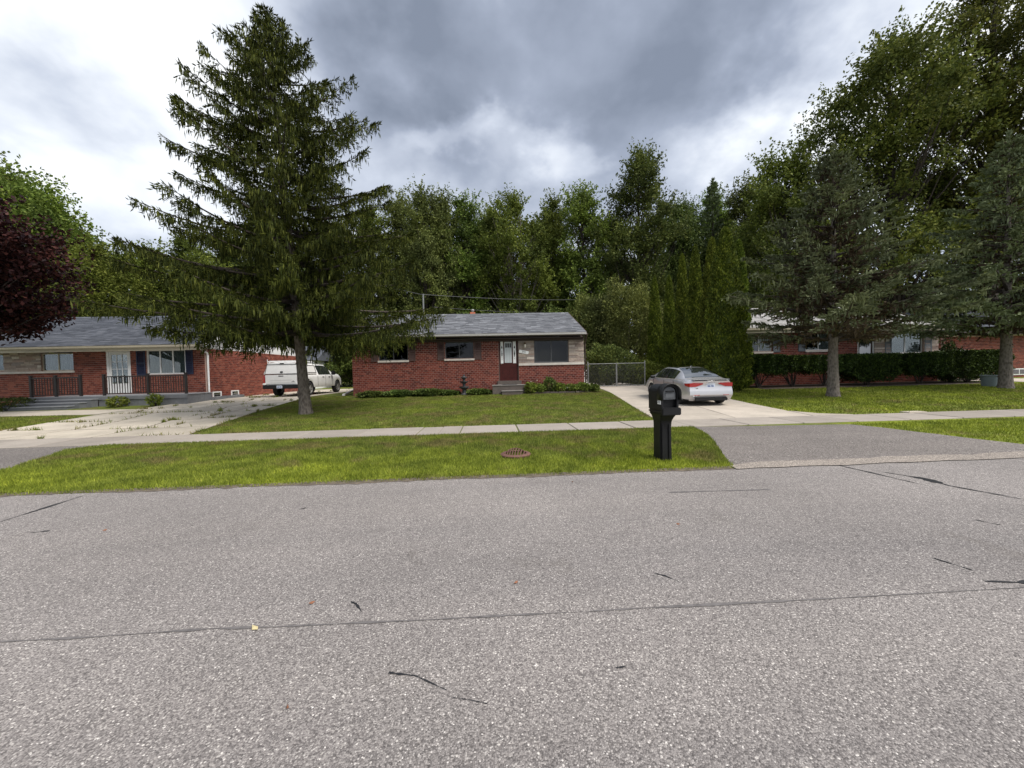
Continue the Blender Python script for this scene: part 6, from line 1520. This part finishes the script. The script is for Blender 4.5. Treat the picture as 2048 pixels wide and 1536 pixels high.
# plants by the porch
for i, (px, py, r_, h_, lb) in enumerate(((235, 812, .42, .26, 'leafy weed clump at the porch skirting'), (395, 800, .3, .2, 'small weeds at the brick corner below the downspout'), (310, 800, .3, .3, 'flowering weed stalk against the porch skirting'), (20, 806, 1.1, .3, 'dark shrub left of the porch steps'))):
    x_, y_ = gp(px, py); y_ = min(y_, 19.2) if i != 1 else 21.0; x_ = pl(px, py, y_)[0]; bush('weed_clump', lb, (x_, y_, gz(y_)), r_, h_, 'leaf_bright' if i < 3 else 'leaf_dark', 420 if i < 3 else 1500, .12, 110+i, 0, None, 'plant', 7)
# ---- clipped yew hedges before the right house
def hedge(label, px0_, px1_, Y, top_py, bare, seed, group='clipped yew shrubs before the right house'):
    global rg; rg = np.random.default_rng(seed); rr = random.Random(seed); x0_, x1_ = pl(px0_, 740, Y)[0], pl(px1_, 740, Y)[0]; zt2 = pl((px0_+px1_)/2, top_py, Y)[1]-gz(Y); xc, hwid = (x0_+x1_)/2, (x1_-x0_)/2
    t = thing('yew_shrub', label, 'shrub', (xc, Y, gz(Y)), 0, group); sm_ = MB()
    for k in range(9):
        ex_ = rr.uniform(-.85, .85)*hwid; sm_.tube([(rr.uniform(-.12, .12), rr.uniform(-.1, .1), -.05), (ex_*.45, rr.uniform(-.2, .2), zt2*.35), (ex_, rr.uniform(-.4, .4), zt2*.8)], [.035, .026, .01], 6)
    sm_.build('stems', 'bark_dark', t); n = int(15000*hwid)
    u = rg.uniform(-1, 1, n); v = rg.uniform(-1, 1, n); w_ = rg.uniform(0, 1, n)**.6
    face = rg.choice([0, 1, 1, 1, 2, 3, 4], n); u = np.where(face == 0, np.sign(u)*rg.uniform(.8, 1, n), u); v = np.where(face == 1, np.sign(v)*rg.uniform(.8, 1, n), v); w_ = np.where(face == 2, rg.uniform(.9, 1.03, n), w_)
    low = bare*(1-np.abs(u)**3*.3); z = zt2*(low+(1-low)*w_); nar = np.where(w_ < .35, .65+w_, 1.0)
    C = np.c_[u*hwid*nar*(1+.05*np.sin(z*9+v*5)), v*.62*(1+.08*np.sin(u*11)), z+.04*np.sin(u*13+v*7)]
    crown_obj(C, .13, .05, 'yew', t, .2, np.c_[u*.3, v*.4, np.full(n, .55)], .8, 'foliage'); return t
HL = ((1478, 1560, 712, .45, 'yew shrub beside the arborvitae under the end window'), (1545, 1625, 713, .5, 'yew shrub with bare fanned stems between the windows'), (1612, 1690, 712, .5, 'yew shrub with open bare stems behind the spruce trunk'), (1686, 1782, 710, .12, 'dense dark yew block below the front door'), (1795, 1880, 708, .3, 'yew shrub right of the brick gap under the picture window'), (1870, 2000, 703, .08, 'long dense yew block before the white car'))
for i, (a, b, tp, br, lb) in enumerate(HL): hedge(lb, a, b, 20.6, tp, br, 120+i)
x_, z_ = pl(1912, 678, 20.9); bush('small_yew', 'pointed yew tip standing above the long hedge block', (x_, 21.2, gz(21)), .5, (z_-gz(21))/2, 'yew', 2500, .11, 130, 0, None, 'shrub')
